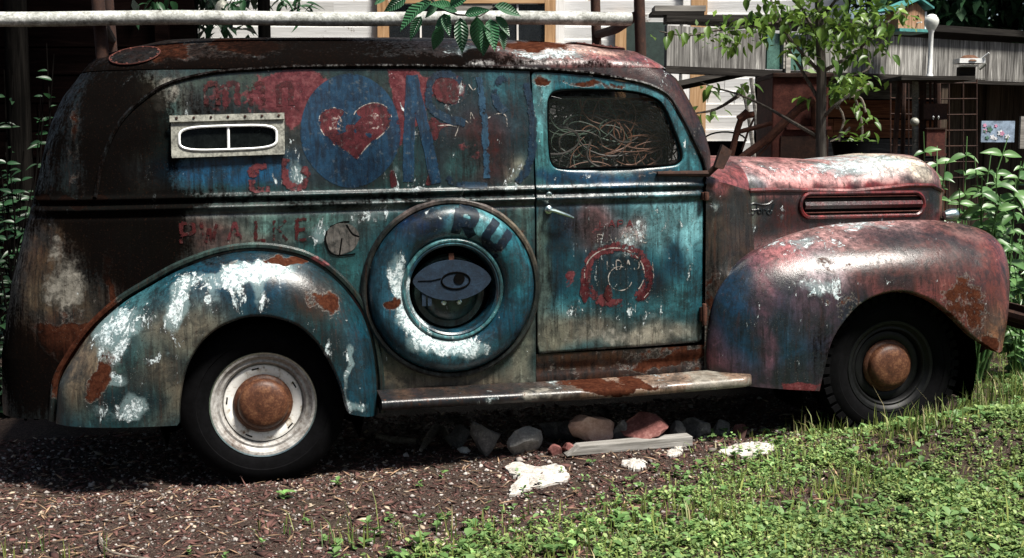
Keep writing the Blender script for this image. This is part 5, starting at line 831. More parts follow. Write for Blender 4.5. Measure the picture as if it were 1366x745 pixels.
sb('top_board', 1190, 104, 1286, 109, .42, DKBEAM); sb('box', 1228, 139, 1258, 160, .16, RUSTDARK); sb('box', 1231, 172, 1254, 205, .18, RUSTRED); sb('box_lid', 1229.5, 171, 1256, 173, .2, RUSTDARK); sb('box_base', 1229, 205, 1256, 208, .2, RUSTRED)
for px_ in (1234, 1241, 1247): sbar('rail', [(px_, 109), (px_, 172)], .008, RUSTDARK)
for k, px_ in enumerate((1245, 1252)): c = at(px_, 156.5, 8.5); MB().lathe([(.0, -.02), (.008, 0), (0, .012)], c-b_, (0, 0, 1), 8).build('knob', WHITEFR, st, True)
c = at(1220, 163, 8.4); gb = MB().lathe([(.030*math.sin(t), -.030*math.cos(t)) for t in np.linspace(0.01, math.pi-.01, 12)], (0, 0, 0), (0, 0, 1), 16).build('float', GALV, st, True); gb.location = c-b_
b_ = at(1240, 104, 8.45); lamp = thing('lamp', 'white post lamp with a clear globe on the iron stand', 'lamp', b_); H_ = at(1240, 44, 8.45)[2]-b_[2]
OPAL = glassm('cloudy_globe', (.62, .64, .60), .8, .15); MB().lathe([(.026, 0), (.022, .02), (.0165, .03), (.015, H_*.5), (.0165, H_), (.022, H_+.01), (.022, H_+.02), (0, H_+.02)], (0, 0, 0), (0, 0, 1), 16).build('post', WHITEFR, lamp, True)
gc = H_+.065; MB().lathe([(.026, H_+.018), (.040, gc-.022), (.048, gc), (.048, gc+.018), (.040, gc+.036), (.022, gc+.046), (0, gc+.049)], (0, 0, 0), (0, 0, 1), 20).build('globe', OPAL, lamp, True); MB().lathe([(.036, gc+.036), (.03, gc+.046), (.012, gc+.054), (0, gc+.055)], (0, 0, .004), (0, 0, 1), 16).build('cap', WHITEFR, lamp, True)
# birdhouse on the roof edge, feeder on the fascia
b_ = at(1206, 43, 9.15); bh = thing('birdhouse', 'small wooden birdhouse with teal roof and floor on the shed roof edge', 'birdhouse', b_, -YAW+.35)
TEALP = simple('teal_house_paint', (.05, .20, .19), .6); w2 = .115; hh_ = .13
BHW = wood('birdhouse_wood', (.14, .07, .04), (.30, .17, .10), (.42, .28, .19), 2, 1.2)
for k in range(4): MB().box((-w2+w2/4+k*w2/2, 0, hh_/2+.012), (w2/2-.003, .16, hh_)).build('plank', BHW, bh)
MB().poly([(-w2, -.079, hh_+.012), (w2, -.079, hh_+.012), (0.04, -.079, hh_+.075)], (0, .158, 0)).build('gable', BHW, bh); MB().box((w2+.008, 0, hh_/2+.012), (.014, .165, hh_)).build('end_panel', WHITEFR, bh); MB().box((.0, -.02, 0), (.29, .24, .022)).build('floor', TEALP, bh)
MB().poly([(-w2-.07, -.12, hh_+.0), (.045, -.12, hh_+.092), (.045, -.12, hh_+.106), (-w2-.07, -.12, hh_+.014)], (0, .24, 0)).build('roof_slab', TEALP, bh); MB().poly([(.046, -.12, hh_+.092), (w2+.05, -.12, hh_+.03), (w2+.05, -.12, hh_+.044), (.046, -.12, hh_+.106)], (0, .24, 0)).build('roof_slab', TEALP, bh)
MB().lathe([(.014, 0), (.014, .004), (0, .004)], (.05, -.081, .10), (0, -1, 0), 16).build('entry_hole', BLACK, bh); MB().tube([(.05, -.08, .06), (.05, -.13, .06)], .005, 6).build('perch', WHITEFR, bh)
b_ = at(1292, 92, 9.35); fd = thing('bird_feeder', 'small white feeder tray filled with brown moss on the fascia', 'bird feeder', b_, -YAW)
MB().box((0, 0, .02), (.11, .08, .012)).build('tray_floor', WHITEFR, fd)
for c_, d_ in (((0, -.07, .055), (.19, .012, .035)), ((0, .07, .055), (.19, .012, .035)), ((-.09, 0, .055), (.012, .13, .035)), ((.09, 0, .055), (.012, .13, .035))): MB().box(c_, d_).build('tray_side', WHITEFR, fd)
MB().box((0, 0, .045), (.17, .13, .01)).build('tray_bottom', GREYB, fd); MB().lathe([(.085, 0), (.07, .025), (.04, .045), (0, .05)], (0, 0, .052), (0, 0, 1), 14).build('moss', rustm('brown_moss', (.03, .012, .006), (.09, .04, .02), (.17, .09, .05), 40), fd, True); MB().tube([(.06, -.06, .06), (.11, -.10, .11)], .007, 6).build('peg', WHITEFR, fd, True); MB().tube([(.05, -.08, -.01), (.09, -.10, .03)], .012, 6).build('tube', GALV, fd, True); MB().box((0, .05, -.03), (.12, .06, .09)).build('bracket', DKBEAM, fd)
# flower painting, loose board, wire panel
b_ = at(1330, 190, 9.3); pt_ = thing('painting', 'small pale blue flower painting propped by the shed wall', 'painting', b_, -YAW)
pw, ph = 44/FPX*9.3, 28/FPX*9.3; MB().box((0, 0, ph/2), (pw, .02, ph)).build('canvas', simple('blue_grey_canvas', (.20, .26, .34), .7, 0, .3, .5, 9), pt_)
for k in range(11):
    fx, fz = rnd.uniform(-.45, .45)*pw, rnd.uniform(.12, .9)*ph; r_ = rnd.uniform(.010, .020); MB().poly([(fx+r_*(1+.3*math.cos(5*t))*math.cos(t), -.0105, fz+r_*(1+.3*math.cos(5*t))*math.sin(t)) for t in np.linspace(0, 6.2, 20)], (0, -.001-.0003*k, 0)).build('painted_flower', [simple('flower_white', (.6, .6, .62), .7), simple('flower_pink', (.45, .2, .3), .7), simple('flower_leaf', (.06, .14, .10), .7)][k % 3], pt_)
b_ = at(1372, 195, 9.3); o = brd('board', None, b_+[0, 0, .10], (.14, .03, .24), GREYB, (0, 0, -YAW)); tag(o, 'short grey board upright to the right of the flower painting', 'board')
b_ = gbase(1262, 9.0); wr = obj3('wire_panel', 'dark wire grid fence panel in front of the plank wall', 'wire fence', b_)
for k in range(7): y_ = 110+k*21; MB().tube([at(1188, y_, 9.05), at(1240, y_+1.5, 9.05), at(1304, y_+1, 9.05)], .005, 5).build('wire', RUSTDARK, wr, True, 0, b_)
for px_ in (1188, 1212, 1246, 1266, 1285, 1303): MB().tube([at(px_, 106, 9.05), at(px_, 330, 9.05)], .005, 5).build('wire', RUSTDARK, wr, True, 0, b_)
# dark board wall on the left
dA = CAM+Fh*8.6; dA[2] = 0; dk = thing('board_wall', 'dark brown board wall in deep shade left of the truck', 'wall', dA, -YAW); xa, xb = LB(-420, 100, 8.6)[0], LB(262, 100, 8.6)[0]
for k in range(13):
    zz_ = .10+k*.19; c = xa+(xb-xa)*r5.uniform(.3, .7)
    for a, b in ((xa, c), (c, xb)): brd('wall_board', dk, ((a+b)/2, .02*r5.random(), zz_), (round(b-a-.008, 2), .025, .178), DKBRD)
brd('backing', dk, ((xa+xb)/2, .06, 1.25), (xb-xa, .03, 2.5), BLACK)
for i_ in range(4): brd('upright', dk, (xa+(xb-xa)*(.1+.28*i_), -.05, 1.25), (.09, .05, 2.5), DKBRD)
b_ = at(297, 24, 7.6); o = MB().lathe([(.05, 0), (.052, .01), (.047, .03), (.042, .07), (.028, .095), (.010, .105), (.008, .13), (0, .13)], (0, 0, 0), (0, 0, 1), 18).build('metal_cap', GALV, None, True); o.location = b_; tag(o, 'grey dome-shaped metal cap above the rear of the truck roof', 'metal cap')
# ------------------------------------------------------------------ stones, plank and scraps by the truck
import bmesh
def stone(label, pxa, pxb, pya, pyb, mat, seed, group='stones under the running board', name='stone', flat=.8):
    base = G((pxa+pxb)/2, pyb, .05); base[2] = float(gz(base[0], base[1])); base = G((pxa+pxb)/2, pyb, base[2]); dist = (base-CAM)@Fh; wd = (pxb-pxa)/FPX*dist; h = (pyb-pya)/FPX*dist*1.02
    bm = bmesh.new(); bmesh.ops.create_icosphere(bm, subdivisions=3, radius=1); r_ = np.random.default_rng(seed); pn = r_.normal(size=(9, 3)); pn /= np.linalg.norm(pn, axis=1)[:, None]; pd = r_.uniform(.36, .74, 9)
    for v in bm.verts:
        p = np.array(v.co)
        for a, d in zip(pn, pd):
            s = p@a
            if s > d: p = p-a*(s-d)*.98
        p = p*(1+.34*(float(fbm(np.array(p[0]*2.6+seed), np.array(p[1]*2.6+p[2]*3.4), seed, 4))-.5)); v.co = p
    co = np.array([v.co for v in bm.verts]); co = (co-co.min(0))/(co.max(0)-co.min(0))-[.5, .5, 0]
    for v, p in zip(bm.verts, co): v.co = (p[0]*wd, p[1]*wd*flat, p[2]*h-.012)
    me = bpy.data.meshes.new(name); bm.to_mesh(me); bm.free(); me.materials.append(mat); me.polygons.foreach_set('use_smooth', np.ones(len(me.polygons), dtype=bool)); me.set_sharp_from_angle(angle=R_(28)); o = place(name, me, None, base+np.array([0, wd*flat*.52, 0]), (0, 0, -YAW)); tag(o, label, 'stone', group); return o
SG = rustm('grey_stone', (.07, .068, .066), (.20, .195, .185), (.36, .35, .33), 18, .85); SD = rustm('dark_stone', (.035, .034, .034), (.10, .095, .092), (.22, .21, .20), 18, .85); SR = rustm('red_stone', (.05, .016, .014), (.14, .052, .046), (.28, .15, .13), 16, .85); STN = rustm('tan_stone', (.22, .12, .085), (.44, .28, .22), (.60, .44, .36), 16, .85)
stone('tall dark grey stone left of the round grey stone', 630, 672, 560, 612, SD, 1); stone('round mid-grey stone between the tall dark stone and the red rubble', 680, 730, 568, 609, SG, 2); stone('low dark stone behind the round grey stone', 722, 762, 560, 590, SD, 3); stone('squared tan stone block, palest of the row', 763, 828, 553, 596, STN, 4); stone('large dark red stone right of the tan block', 833, 902, 554, 597, SR, 5); stone('dark grey stone right of the large red stone', 912, 956, 556, 585, SD, 6)
stone('small red-brown stone before the tan block', 732, 752, 590, 607, SR, 7, 'small stones by the row'); stone('small red-brown stone touching the tan block', 750, 770, 588, 605, SR, 8, 'small stones by the row'); stone('small brown stone far right of the stone row', 980, 1000, 565, 582, SR, 9, 'small stones by the row'); stone('flat white stone chip left of the tall dark stone', 610, 632, 594, 605, RIMW, 10, 'small stones by the row'); stone('small grey stone above the plank end', 898, 914, 578, 592, SG, 11, 'small stones by the row')
stone('dark stone left of the tall dark grey stone', 596, 632, 566, 598, SD, 21); stone('dark stone tucked behind the tan block and the round grey stone', 742, 774, 560, 590, SD, 22); stone('dark stone tucked between the tan block and the red stone', 818, 842, 558, 592, SD, 23); stone('dark stone wedged between the red stone and the rightmost grey one', 896, 918, 560, 590, SD, 24); stone('last dark grey stone at the right end of the row', 950, 980, 560, 583, SD, 25)
DRIFT = wood('grey_driftwood', (.05, .042, .034), (.15, .13, .105), (.30, .26, .22), 0, 1.5)
for lab, pts, r in (('long grey driftwood stick lying flat behind the rear wheel', [(503, 586), (525, 589), (556, 592)], [.012, .018, .014]), ('short forked driftwood piece tilted towards the camera', [(582, 580), (572, 590), (561, 603)], [.022, .02, .008]), ('stubby driftwood piece nearest the tall dark stone', [(592, 581), (598, 590), (602, 597)], [.018, .018, .007])):
    P = [G(a, b, .02) for a, b in pts]; P = [np.array([p[0], p[1], float(gz(p[0], p[1]))+rr_+.006+(.02 if k == 0 else 0)]) for k, (p, rr_) in enumerate(zip(P, r))]; o = MB().tube(catmull(P, 10), np.interp(np.linspace(0, 1, 10), [0, .5, 1], r), 8).build('driftwood', DRIFT, None, True, 0, P[0]); o.location = P[0]; tag(o, lab, 'driftwood', 'driftwood pieces')
a, b = G(756, 611, .06), G(924, 593, .09); c = (a+b)/2; L = np.linalg.norm((b-a)[:2]); ang = math.atan2(b[1]-a[1], b[0]-a[0]); PLK = wood('silvered_plank', (.10, .095, .085), (.27, .26, .245), (.46, .45, .43), 0, 1.2)
o = MB().poly([(-L/2, -.022, -.022), (L/2, -.022, -.022), (L/2, -.022, .022), (-L/2+.06, -.022, .018)], (0, .075, 0)).build('plank', PLK, None, False, .003); o.location = (c[0], c[1]+.02, float(gz(c[0], c[1]))+.022); o.rotation_euler = (0, -math.atan2(gz(b[0], b[1])-gz(a[0], a[1]), L), ang); tag(o, 'weathered grey plank lying in front of the stone row', 'plank')
SCRAP = rustm('dirty_white_scrap', (.10, .08, .06), (.36, .34, .31), (.58, .56, .53), 22, .9)
def scrap(label, pts, seed):
    P = np.array([G(a, b, .05) for a, b in pts]); c = P.mean(0); Q = catmull(P[:, :2], 60, True); r_ = np.random.default_rng(seed); Q = Q+r_.normal(0, .006, Q.shape); n = len(Q); z = gz(Q[:, 0], Q[:, 1])+.010; V = np.vstack([np.c_[Q, z], np.c_[c[:2]+(Q-c[:2])*.55, gz(*(c[:2]+(Q-c[:2])*.55).T)+.016+.006*r_.random(n)], np.c_[Q, z-.012], [[c[0], c[1], float(gz(c[0], c[1]))+.018]]])
    o = raw('scrap', V-c, [(i, (i+1) % n, n+(i+1) % n, n+i) for i in range(n)]+[(n+i, n+(i+1) % n, 3*n) for i in range(n)]+[(2*n+i, 2*n+(i+1) % n, (i+1) % n, i) for i in range(n)], SCRAP); o.location = c; tag(o, label, 'scrap', 'white scraps on the mulch')
scrap('largest torn white scrap lying on the mulch below the stones', [(676, 620), (690, 617), (718, 622), (745, 620), (760, 632), (738, 638), (708, 642), (684, 649), (681, 640), (692, 634), (682, 628)], 1); scrap('long white scrap nearest the front wheel by the grass edge', [(957, 610), (985, 602), (1012, 599), (1034, 606), (1020, 613), (990, 614)], 2); scrap('small white scrap directly below the middle of the plank', [(832, 621), (845, 617), (862, 620), (850, 625)], 3); scrap('small white scrap just below the right end of the plank', [(892, 614), (900, 607), (914, 606), (906, 613)], 4)
P = [G(a, b, .012) for a, b in ((133, 715), (134, 725), (145, 737), (165, 743), (200, 748))]; o = MB().tube(catmull(P, 20), .004, 6).build('twig', DRIFT, None, True, 0, P[0]); o.location = P[0]+[0, 0, .006]; tag(o, 'curved pale twig on the mulch at bottom left', 'twig')
P = [G(a, b, .02)+[0, 0, hh_] for a, b, hh_ in ((690, 592, .03), (712, 610, .02), (728, 622, .01))]; o = MB().tube(P, .0035, 5).build('twig', DRIFT, None, True, 0, P[-1]); o.location = P[-1]; tag(o, 'thin straight twig leaning on the round grey stone', 'twig')
# ------------------------------------------------------------------ plants
def leafmesh(name, mat, asp=.42, fold=.12, curl=.18, rows=7):
    V = []; 
    for i in range(rows):
        t = i/(rows-1); wv_ = asp/2*math.sin(math.pi*min(1, t**.8))**.9*(1-.25*t)+.004; z = -curl*t*t
        V += [(-wv_, t, z+fold*wv_*2), (-wv_*.5, t, z+fold*wv_*.8), (0, t, z), (wv_*.5, t, z+fold*wv_*.8), (wv_, t, z+fold*wv_*2)]
    return raw(name, V, gridq(rows, 5), mat, None, True, False)
LM_H, LM_T, LM_B, LM_D, LM_K = leafmesh('leaf_h', LEAFH, .46, .22, .12, 9), leafmesh('leaf_t', LEAFT, .60, .2, .25), leafmesh('leaf_b', LEAFB, .52, .22, .35), leafmesh('leaf_d', LEAFD, .34, .2, .3), leafmesh('leaf_k', LEAFBK, .42, .2, .25)
def leaf(par, base, me, P, d, L, face=None, name='leaf'):
    y = Vector(d).normalized(); f = Vector(face if face is not None else (rnd.uniform(-.5, .5), rnd.uniform(-.6, .2), 1)); x = y.cross(f)
    if x.length < 1e-3: x = y.cross(Vector((1, 0, .2)))
    x.normalize(); z = x.cross(y); o = place(name, me, par); o.matrix_basis = Matrix.Translation(Vector(P)-Vector(base)) @ Matrix((x, y, z)).transposed().to_4x4() @ Matrix.Diagonal((L, L, L, 1)); return o
# drooping branch in front of the roof
d0 = 5.0; bb = B(560, -140, d0); hb_ = thing('branch', 'leafy branch with ribbed leaves hanging over the truck roof', 'branch', bb)
for pts, r in (([(560, -140), (562, -60), (568, -10), (585, 10), (610, 20), (640, 22), (662, 8)], [.012, .009, .007, .006, .004, .003, .002]), ([(566, -20), (545, -10), (520, -14)], [.005, .004, .003])): MB().tube([B(a, b, d0) for a, b in pts], r, 6).build('stem', BARK, hb_, True, 0, bb)
for a, b, c, d, e in ((566, 4, 531, 39, 1), (592, 18, 600, 48, 0), (588, 34, 578, 69, .9), (614, 24, 617, 71, 0), (636, 22, 641, 73, 0), (654, 26, 660, 66, 0), (661, 22, 682, 48, .8), (576, 2, 546, 22, .9), (660, 8, 697, 20, .6), (606, 12, 574, 3, .6), (562, 22, 546, 53, 1), (600, 8, 628, -8, .4), (542, -4, 512, 16, .8), (524, -12, 529, 14, .8), (647, 34, 646, 76, .7), (600, 20, 580, 42, .6), (584, 8, 566, 24, .9), (610, 16, 590, 10, .5), (620, 20, 652, 12, .5), (572, -14, 600, -22, .5), (556, -20, 520, -24, .5), (668, 40, 674, 68, .9), (515, -6, 500, 6, .9)):
    p, q = B(a, b, d0+rnd.uniform(-.05, .05)), B(c, d, d0+rnd.uniform(-.05, .05)); leaf(hb_, bb, LM_H, p, q-p, np.linalg.norm(q-p), tuple(-Fh+np.array([rnd.uniform(-.5, .5)*(.3+e), 0, .35+e*rnd.uniform(-.5, .8)])))
# thin tree behind the hood
td = 7.3; tb = gbase(1096, td); tr_ = thing('young_tree', 'thin young tree with bright green leaves behind the hood', 'tree', tb)
MB().tube([tb, B(1096, 260, td), B(1095, 180, td), B(1096, 100, td), B(1093, 30, td), B(1090, -60, td), B(1088, -160, td)], [.042, .034, .030, .028, .024, .018, .010], 10).build('trunk', BARK, tr_, True, 0, tb)
BR = [[(1095, 98), (1062, 62), (1040, 30), (1022, -20), (1010, -60)], [(1095, 97), (1122, 82), (1150, 62), (1175, 40), (1200, 14)], [(1094, 185), (1060, 165), (1020, 142), (985, 126), (955, 118), (935, 110)], [(1093, 50), (1074, 20), (1058, -20)], [(1093, 25), (1115, 0), (1135, -40)], [(1096, 140), (1070, 95), (1050, 60), (1040, 20)], [(1096, 160), (1115, 140), (1150, 118)], [(985, 128), (955, 146), (925, 152)], [(1040, 30), (1000, 36), (960, 40), (915, 48), (880, 42)], [(1150, 62), (1160, 90), (1130, 105)], [(1090, -20), (1130, -30), (1180, -10)]]
for pts in BR: MB().tube(catmull([B(a, b, td+.12*math.sin(a*.1)) for a, b in pts], 12), np.linspace(.012, .004, 12), 6).build('branch', BARK, tr_, True, 0, tb)
def cloud(par, base, me, spec, d, Lpx, spread=.25, droop=.6, jd=.25):
    for cx_, cy_, rx_, ry_, n in spec:
        for _ in range(n):
            a, b = rnd.gauss(cx_, rx_*.55), rnd.gauss(cy_, ry_*.55); dd = d+rnd.uniform(-jd, jd); p = B(a, b, dd); v = np.array([rnd.uniform(-1, 1), rnd.uniform(-.7, .7), -droop+rnd.uniform(-.5, .6)]); leaf(par, base, me, p, v, Lpx*rnd.uniform(.65, 1.3)/FPX*d)
cloud(tr_, tb, LM_T, [(1130, 40, 55, 28, 90), (1170, 15, 40, 20, 30), (1050, 18, 50, 28, 62), (1085, 60, 50, 30, 44), (1000, 30, 30, 16, 14), (960, 42, 40, 12, 16), (975, 62, 26, 10, 12), (905, 46, 26, 8, 8), (985, 118, 20, 10, 10), (945, 116, 16, 8, 9), (925, 150, 14, 8, 7), (955, 146, 12, 6, 4), (1150, 72, 34, 16, 26), (1130, 118, 22, 14, 16), (1075, 132, 12, 4, 5), (1120, -20, 80, 30, 24)], td, 16)
fo = []
for cx_, cy_, rx_, ry_, n_ in [(1125, 45, 60, 32, 110), (1165, 20, 45, 24, 70), (1045, 20, 50, 28, 90), (1090, 10, 60, 24, 70), (975, 48, 44, 16, 50), (1135, 112, 26, 14, 60), (1120, -40, 90, 30, 160)]:
    for _ in range(n_): fo.append(B(rnd.gauss(cx_, rx_*.6), rnd.gauss(cy_, ry_*.6), td+rnd.uniform(-.3, .35)))
fo = np.array(fo)-tb; n = len(fo); v = rng.uniform(0, 1, (n, 1)); T5 = np.array([(0, 0, 0), (.27, .45, .08), (0, 1, -.12), (-.27, .45, .08)]); sz = rng.uniform(.028, .075, n)
fl = scatter('foliage', T5, np.array([[0, 1, 2, 3]]), fo, euler(n, .7), np.stack([sz]*3, 1), np.array([.03, .075, .012])*(1-v)+np.array([.15, .24, .04])*v, VFOL); fl.parent = tr_
# foliage shoots: a stem with leaves
def shoot(name, label, cat, base, tops, me, Ls, nl, mat=BARK, group=None, droop=.1, start=.35, wob=.03):
    o = thing(name, label, cat, base, 0, group)
    for tp in tops:
        tp = np.array(tp); mid = (np.array(base)+tp)/2+np.array([rnd.uniform(-wob, wob)*2, rnd.uniform(-wob, wob), .0]); P = catmull([np.array(base)+[rnd.uniform(-.05, .05), rnd.uniform(-.04, .04), 0], mid, tp], 14); MB().tube(P, np.linspace(.008, .003, 14), 5).build('stem', mat, o, True, 0, base)
        for k in range(nl):
            t = start+(1-start)*(k+.5)/nl; p = P[min(13, int(t*13))]; a = k*2.4+rnd.uniform(-.4, .4); v = np.array([math.cos(a), math.sin(a)*.6-.1, .2-droop*rnd.uniform(.2, 1.6)+.4*t]); leaf(o, base, me, p, v, Ls*rnd.uniform(.5, 1.35)*(1-.25*t), (rnd.uniform(-.4, .4), -rnd.uniform(.3, 1.3), .8))
    return o
d1 = 6.9; bs = gbase(1300, d1)
shoot('leafy_bush', 'tall leafy bush with broad pale green leaves right of the hood', 'bush', bs, [B(a, b, d1+e) for a, b, e in ((1232, 176, -.1), (1262, 215, -.2), (1290, 182, .1), (1322, 205, -.1), (1345, 182, .2), (1310, 236, -.3), (1355, 240, -.2), (1280, 252, -.2), (1372, 200, .1), (1335, 260, -.3), (1250, 195, .2), (1300, 210, -.1), (1330, 225, -.2), (1362, 215, 0), (1385, 250, 0))], LM_B, .125, 19, LEAFB, None, .6, .5, .10)
for k, (a, b, d_, n, s, lab) in enumerate(((1318, 320, 7.3, 9, .085, 'low leafy weed clump between bush and front fender'), (1362, 330, 7.1, 10, .09, 'leafy weed clump at the right picture edge below the bush'), (1375, 390, 6.9, 9, .08, 'low weed clump at the right edge beside the bumper'))):
    q = G(a+10, 500, .15); base = gbase(a, d_); shoot('weed_clump', lab, 'weed', base, [B(a+rnd.gauss(0, 26), b+rnd.gauss(0, 26), d_+rnd.uniform(-.3, .3)) for _ in range(n+3)], LM_B, s, 12, LEAFB, 'weed clumps right of the truck', .4, .2)
# shaded shoots on the left and over the roof
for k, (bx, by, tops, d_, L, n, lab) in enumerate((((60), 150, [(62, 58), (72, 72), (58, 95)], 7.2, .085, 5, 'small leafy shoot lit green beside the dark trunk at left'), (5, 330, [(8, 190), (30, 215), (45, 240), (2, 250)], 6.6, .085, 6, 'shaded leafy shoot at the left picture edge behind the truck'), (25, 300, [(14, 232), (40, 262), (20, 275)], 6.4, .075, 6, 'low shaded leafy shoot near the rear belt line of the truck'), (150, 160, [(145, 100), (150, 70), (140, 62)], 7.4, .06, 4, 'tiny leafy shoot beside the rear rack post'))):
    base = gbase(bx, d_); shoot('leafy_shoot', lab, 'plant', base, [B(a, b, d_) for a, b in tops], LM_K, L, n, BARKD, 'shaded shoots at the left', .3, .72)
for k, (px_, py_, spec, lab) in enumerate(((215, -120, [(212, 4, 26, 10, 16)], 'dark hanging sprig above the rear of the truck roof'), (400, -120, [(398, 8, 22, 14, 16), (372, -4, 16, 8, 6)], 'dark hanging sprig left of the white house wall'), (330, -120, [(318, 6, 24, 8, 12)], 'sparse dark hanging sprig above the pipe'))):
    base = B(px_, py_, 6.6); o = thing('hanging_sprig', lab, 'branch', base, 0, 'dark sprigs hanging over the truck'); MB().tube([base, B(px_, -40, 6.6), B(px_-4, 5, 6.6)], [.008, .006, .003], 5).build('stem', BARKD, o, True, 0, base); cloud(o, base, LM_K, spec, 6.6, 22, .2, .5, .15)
# vine and potted plant at the shed
vb = gbase(1125, 8.3); vn = thing('vine', 'twisting pale-stemmed vine with leaves on the shed post', 'vine', vb)
for pts in ([(1120, 330), (1118, 200), (1126, 160), (1118, 138), (1140, 122), (1160, 112)], [(1150, 330), (1148, 210), (1150, 170), (1142, 135), (1128, 112)], [(1108, 190), (1122, 182), (1134, 170)], [(1155, 150), (1146, 130), (1118, 134), (1116, 146)]): MB().tube(catmull([B(a, b, 8.3) for a, b in pts], 24), .008, 6).build('stem', DRIFT, vn, True, 0, vb)
cloud(vn, vb, LM_T, [(1125, 112, 22, 12, 26), (1150, 108, 22, 10, 22), (1150, 150, 10, 20, 12), (1108, 122, 10, 12, 10), (1160, 158, 8, 16, 5)], 8.3, 15)
pb_ = B(1135, 216, 8.0); pot = thing('potted_plant', 'black pot with trailing yellow-green leaves under the vine', 'potted plant', pb_); MB().lathe([(0, 0), (.10, 0), (.125, .12), (.13, .13), (.118, .13), (0, .11)], (0, 0, 0), (0, 0, 1), 24).build('pot', RUBBER, pot, True); cloud(pot, pb_, LM_T, [(1135, 187, 22, 6, 30), (1150, 198, 10, 8, 8)], 8.0, 11, droop=.1, jd=.1)
# trees: trunk, limbs and a crown of leaf faces
def tree(name, label, base, H, r, crown, nleaf, Ls, cols, seed, trunk=.16, group=None, bark=BARKD, low=.35):
    o = thing(name, label, 'tree', base, 0, group); r_ = np.random.default_rng(seed); b = np.zeros(3); top = np.array([r_.normal(0, .2), r_.normal(0, .2), H])
    MB().tube([b, top*.35+[.06, 0, 0], top*.7, top], [trunk, trunk*.8, trunk*.5, trunk*.15], 10).build('trunk', bark, o, True)
    cl = []
    for k in range(crown):
        a = r_.uniform(0, 6.28); f = r_.uniform(low, 1.0); p = np.array([math.cos(a)*r*r_.uniform(.25, 1)*(1.15-f*.6), math.sin(a)*r*r_.uniform(.25, 1)*(1.15-f*.6), H*f]); cl.append((p, r*r_.uniform(.22, .42)))
        if k % 3 == 0: MB().tube([top*max(.25, f-.22), (top*f*.8+p)/2, p], [trunk*.35, trunk*.2, .012], 6).build('limb', bark, o, True)
    P = []; 
    for p, s in cl: 
        m_ = nleaf//crown; q = r_.normal(size=(m_, 3)); q /= np.linalg.norm(q, axis=1)[:, None]; P.append(p+q*s*r_.uniform(.3, 1.0, (m_, 1))**.5*[1, 1, .75])
    P = np.vstack(P); n = len(P); s = Ls*r_.uniform(.6, 1.3, n); v = r_.uniform(0, 1, (n, 1)); col = np.array(cols[0])*(1-v)+np.array(cols[1])*v
    T5 = np.array([(0, 0, 0), (.21, .45, .06), (0, 1, -.12), (-.21, .45, .06)]); a = r_.uniform(0, 6.28, n); bb_ = r_.normal(-.5, .5, n); z_ = np.zeros(n); o1 = np.ones(n)
    rx = np.stack([np.stack([o1, z_, z_], -1), np.stack([z_, np.cos(bb_), -np.sin(bb_)], -1), np.stack([z_, np.sin(bb_), np.cos(bb_)], -1)], -2); Rm = rotz3(a)@rx
    V = np.einsum('nij,nkj->nki', Rm, T5[None]*s[:, None, None])+P[:, None, :]; F4 = (np.array([[0, 1, 2, 3]])[None]+(np.arange(n)*4)[:, None, None]).reshape(-1, 4); c = raw('crown', V.reshape(-1, 3), F4, VFOL, o); set_col(c.data, 'col', np.repeat(col, 4, axis=0)); return o
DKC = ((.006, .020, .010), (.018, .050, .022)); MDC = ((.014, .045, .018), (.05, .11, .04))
def gb2(px_, d_): p = B(px_, 300, d_); return (p[0], p[1], float(gz(p[0], p[1])))
tree('broadleaf_tree', 'dark broadleaf tree with drooping leaves behind the shed lamp', gb2(1330, 11.8), 5.2, 1.6, 26, 9000, .17, ((.015, .05, .022), (.05, .13, .055)), 1, .12, 'trees behind the shed'); tree('broadleaf_tree', 'dark tree behind the shed at the right picture edge', gb2(1450, 11.4), 5.6, 1.8, 24, 8000, .17, ((.015, .05, .022), (.05, .13, .055)), 2, .12, 'trees behind the shed'); tree('broadleaf_tree', 'dark tree behind the birdhouse', gb2(1245, 13.0), 5.8, 1.6, 22, 7000, .17, DKC, 3, .14, 'trees behind the shed')
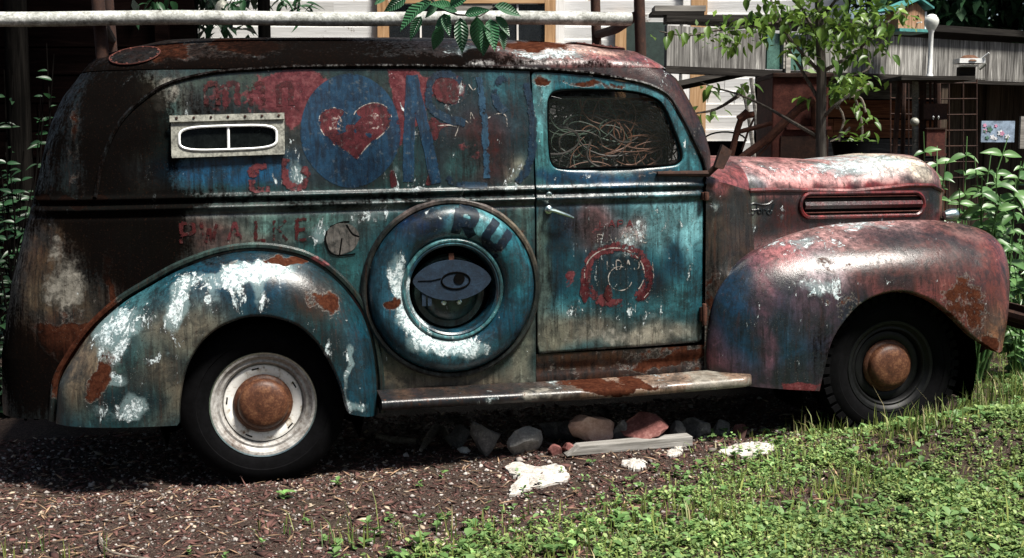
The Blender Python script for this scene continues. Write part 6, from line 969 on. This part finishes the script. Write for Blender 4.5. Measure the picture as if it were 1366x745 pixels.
tree('shade_tree', 'black tree trunk rising in shade at far left', gb2(30, 7.2), 8.5, 2.6, 26, 9000, .16, DKC, 4, .075, 'trees shading the truck', BARKD, .55); tree('shade_tree', 'dark trunk above the truck roof left of the house', gb2(357, 8.3), 8.5, 2.2, 22, 8000, .16, DKC, 5, .05, 'trees shading the truck', BARKD, .62); tree('shade_tree', 'dark bushy tree behind the dark board wall', gb2(130, 10.2), 6.0, 1.7, 30, 11000, .16, DKC, 6, .12, 'trees shading the truck'); tree('shade_tree', 'dark tree behind the left end of the board wall', gb2(-60, 10.6), 6.5, 2.6, 28, 10000, .16, DKC, 8, .14, 'trees shading the truck')
# unseen trees behind the camera, added to block low sky and darken reflections
for k, (x_, y_, h_) in enumerate(((-9, -15, 9), (-4, -18, 10), (1.5, -19.5, 10), (7, -18.5, 9.5), (12, -15, 9), (-13, -8, 9))):
    tree('sky_block_tree', ('broad green tree out of view, added to block low sky, first from the truck rear side', 'broad green tree out of view, added to block low sky, second from the truck rear side', 'broad green tree out of view, added to block low sky, third from the truck rear side', 'broad green tree out of view, added to block low sky, fourth from the truck rear side', 'broad green tree out of view, added to block low sky, fifth from the truck rear side', 'broad green tree out of view, added to block low sky off the rear of the truck')[k], (x_, y_, float(gz(x_, y_))), h_, 3.6, 26, 5000, .34, MDC, 20+k, .2, 'unseen trees added to block low sky')
for k, (px_, d_, n, lab) in enumerate(((-8, 6.5, 14, 'added dark shrub hiding lit ground at the left edge behind the truck tail'), (25, 7.6, 12, 'added dark shrub hiding lit ground just behind the truck tail'))):  # dark shrubs added over sunlit ground, standing in for black shade
    base = gbase(px_, d_); shoot('dark_shrub', lab, 'shrub', base, [B(px_+rnd.gauss(0, 35), 300+rnd.uniform(0, 180), d_+rnd.uniform(-.2, .2)) for _ in range(n)], LM_D, .11, 11, BARKD, 'shaded shrubs behind the truck', .5, .05)
base = gbase(12, 7.0); shoot('dark_shrub', 'tall dark shrub with dense leaves at the far left edge', 'shrub', base, [B(14+rnd.gauss(0, 22), 90+rnd.uniform(0, 230), 7.0+rnd.uniform(-.2, .2)) for _ in range(14)], LM_D, .10, 16, BARKD, 'shaded shrubs behind the truck', .5, .3)
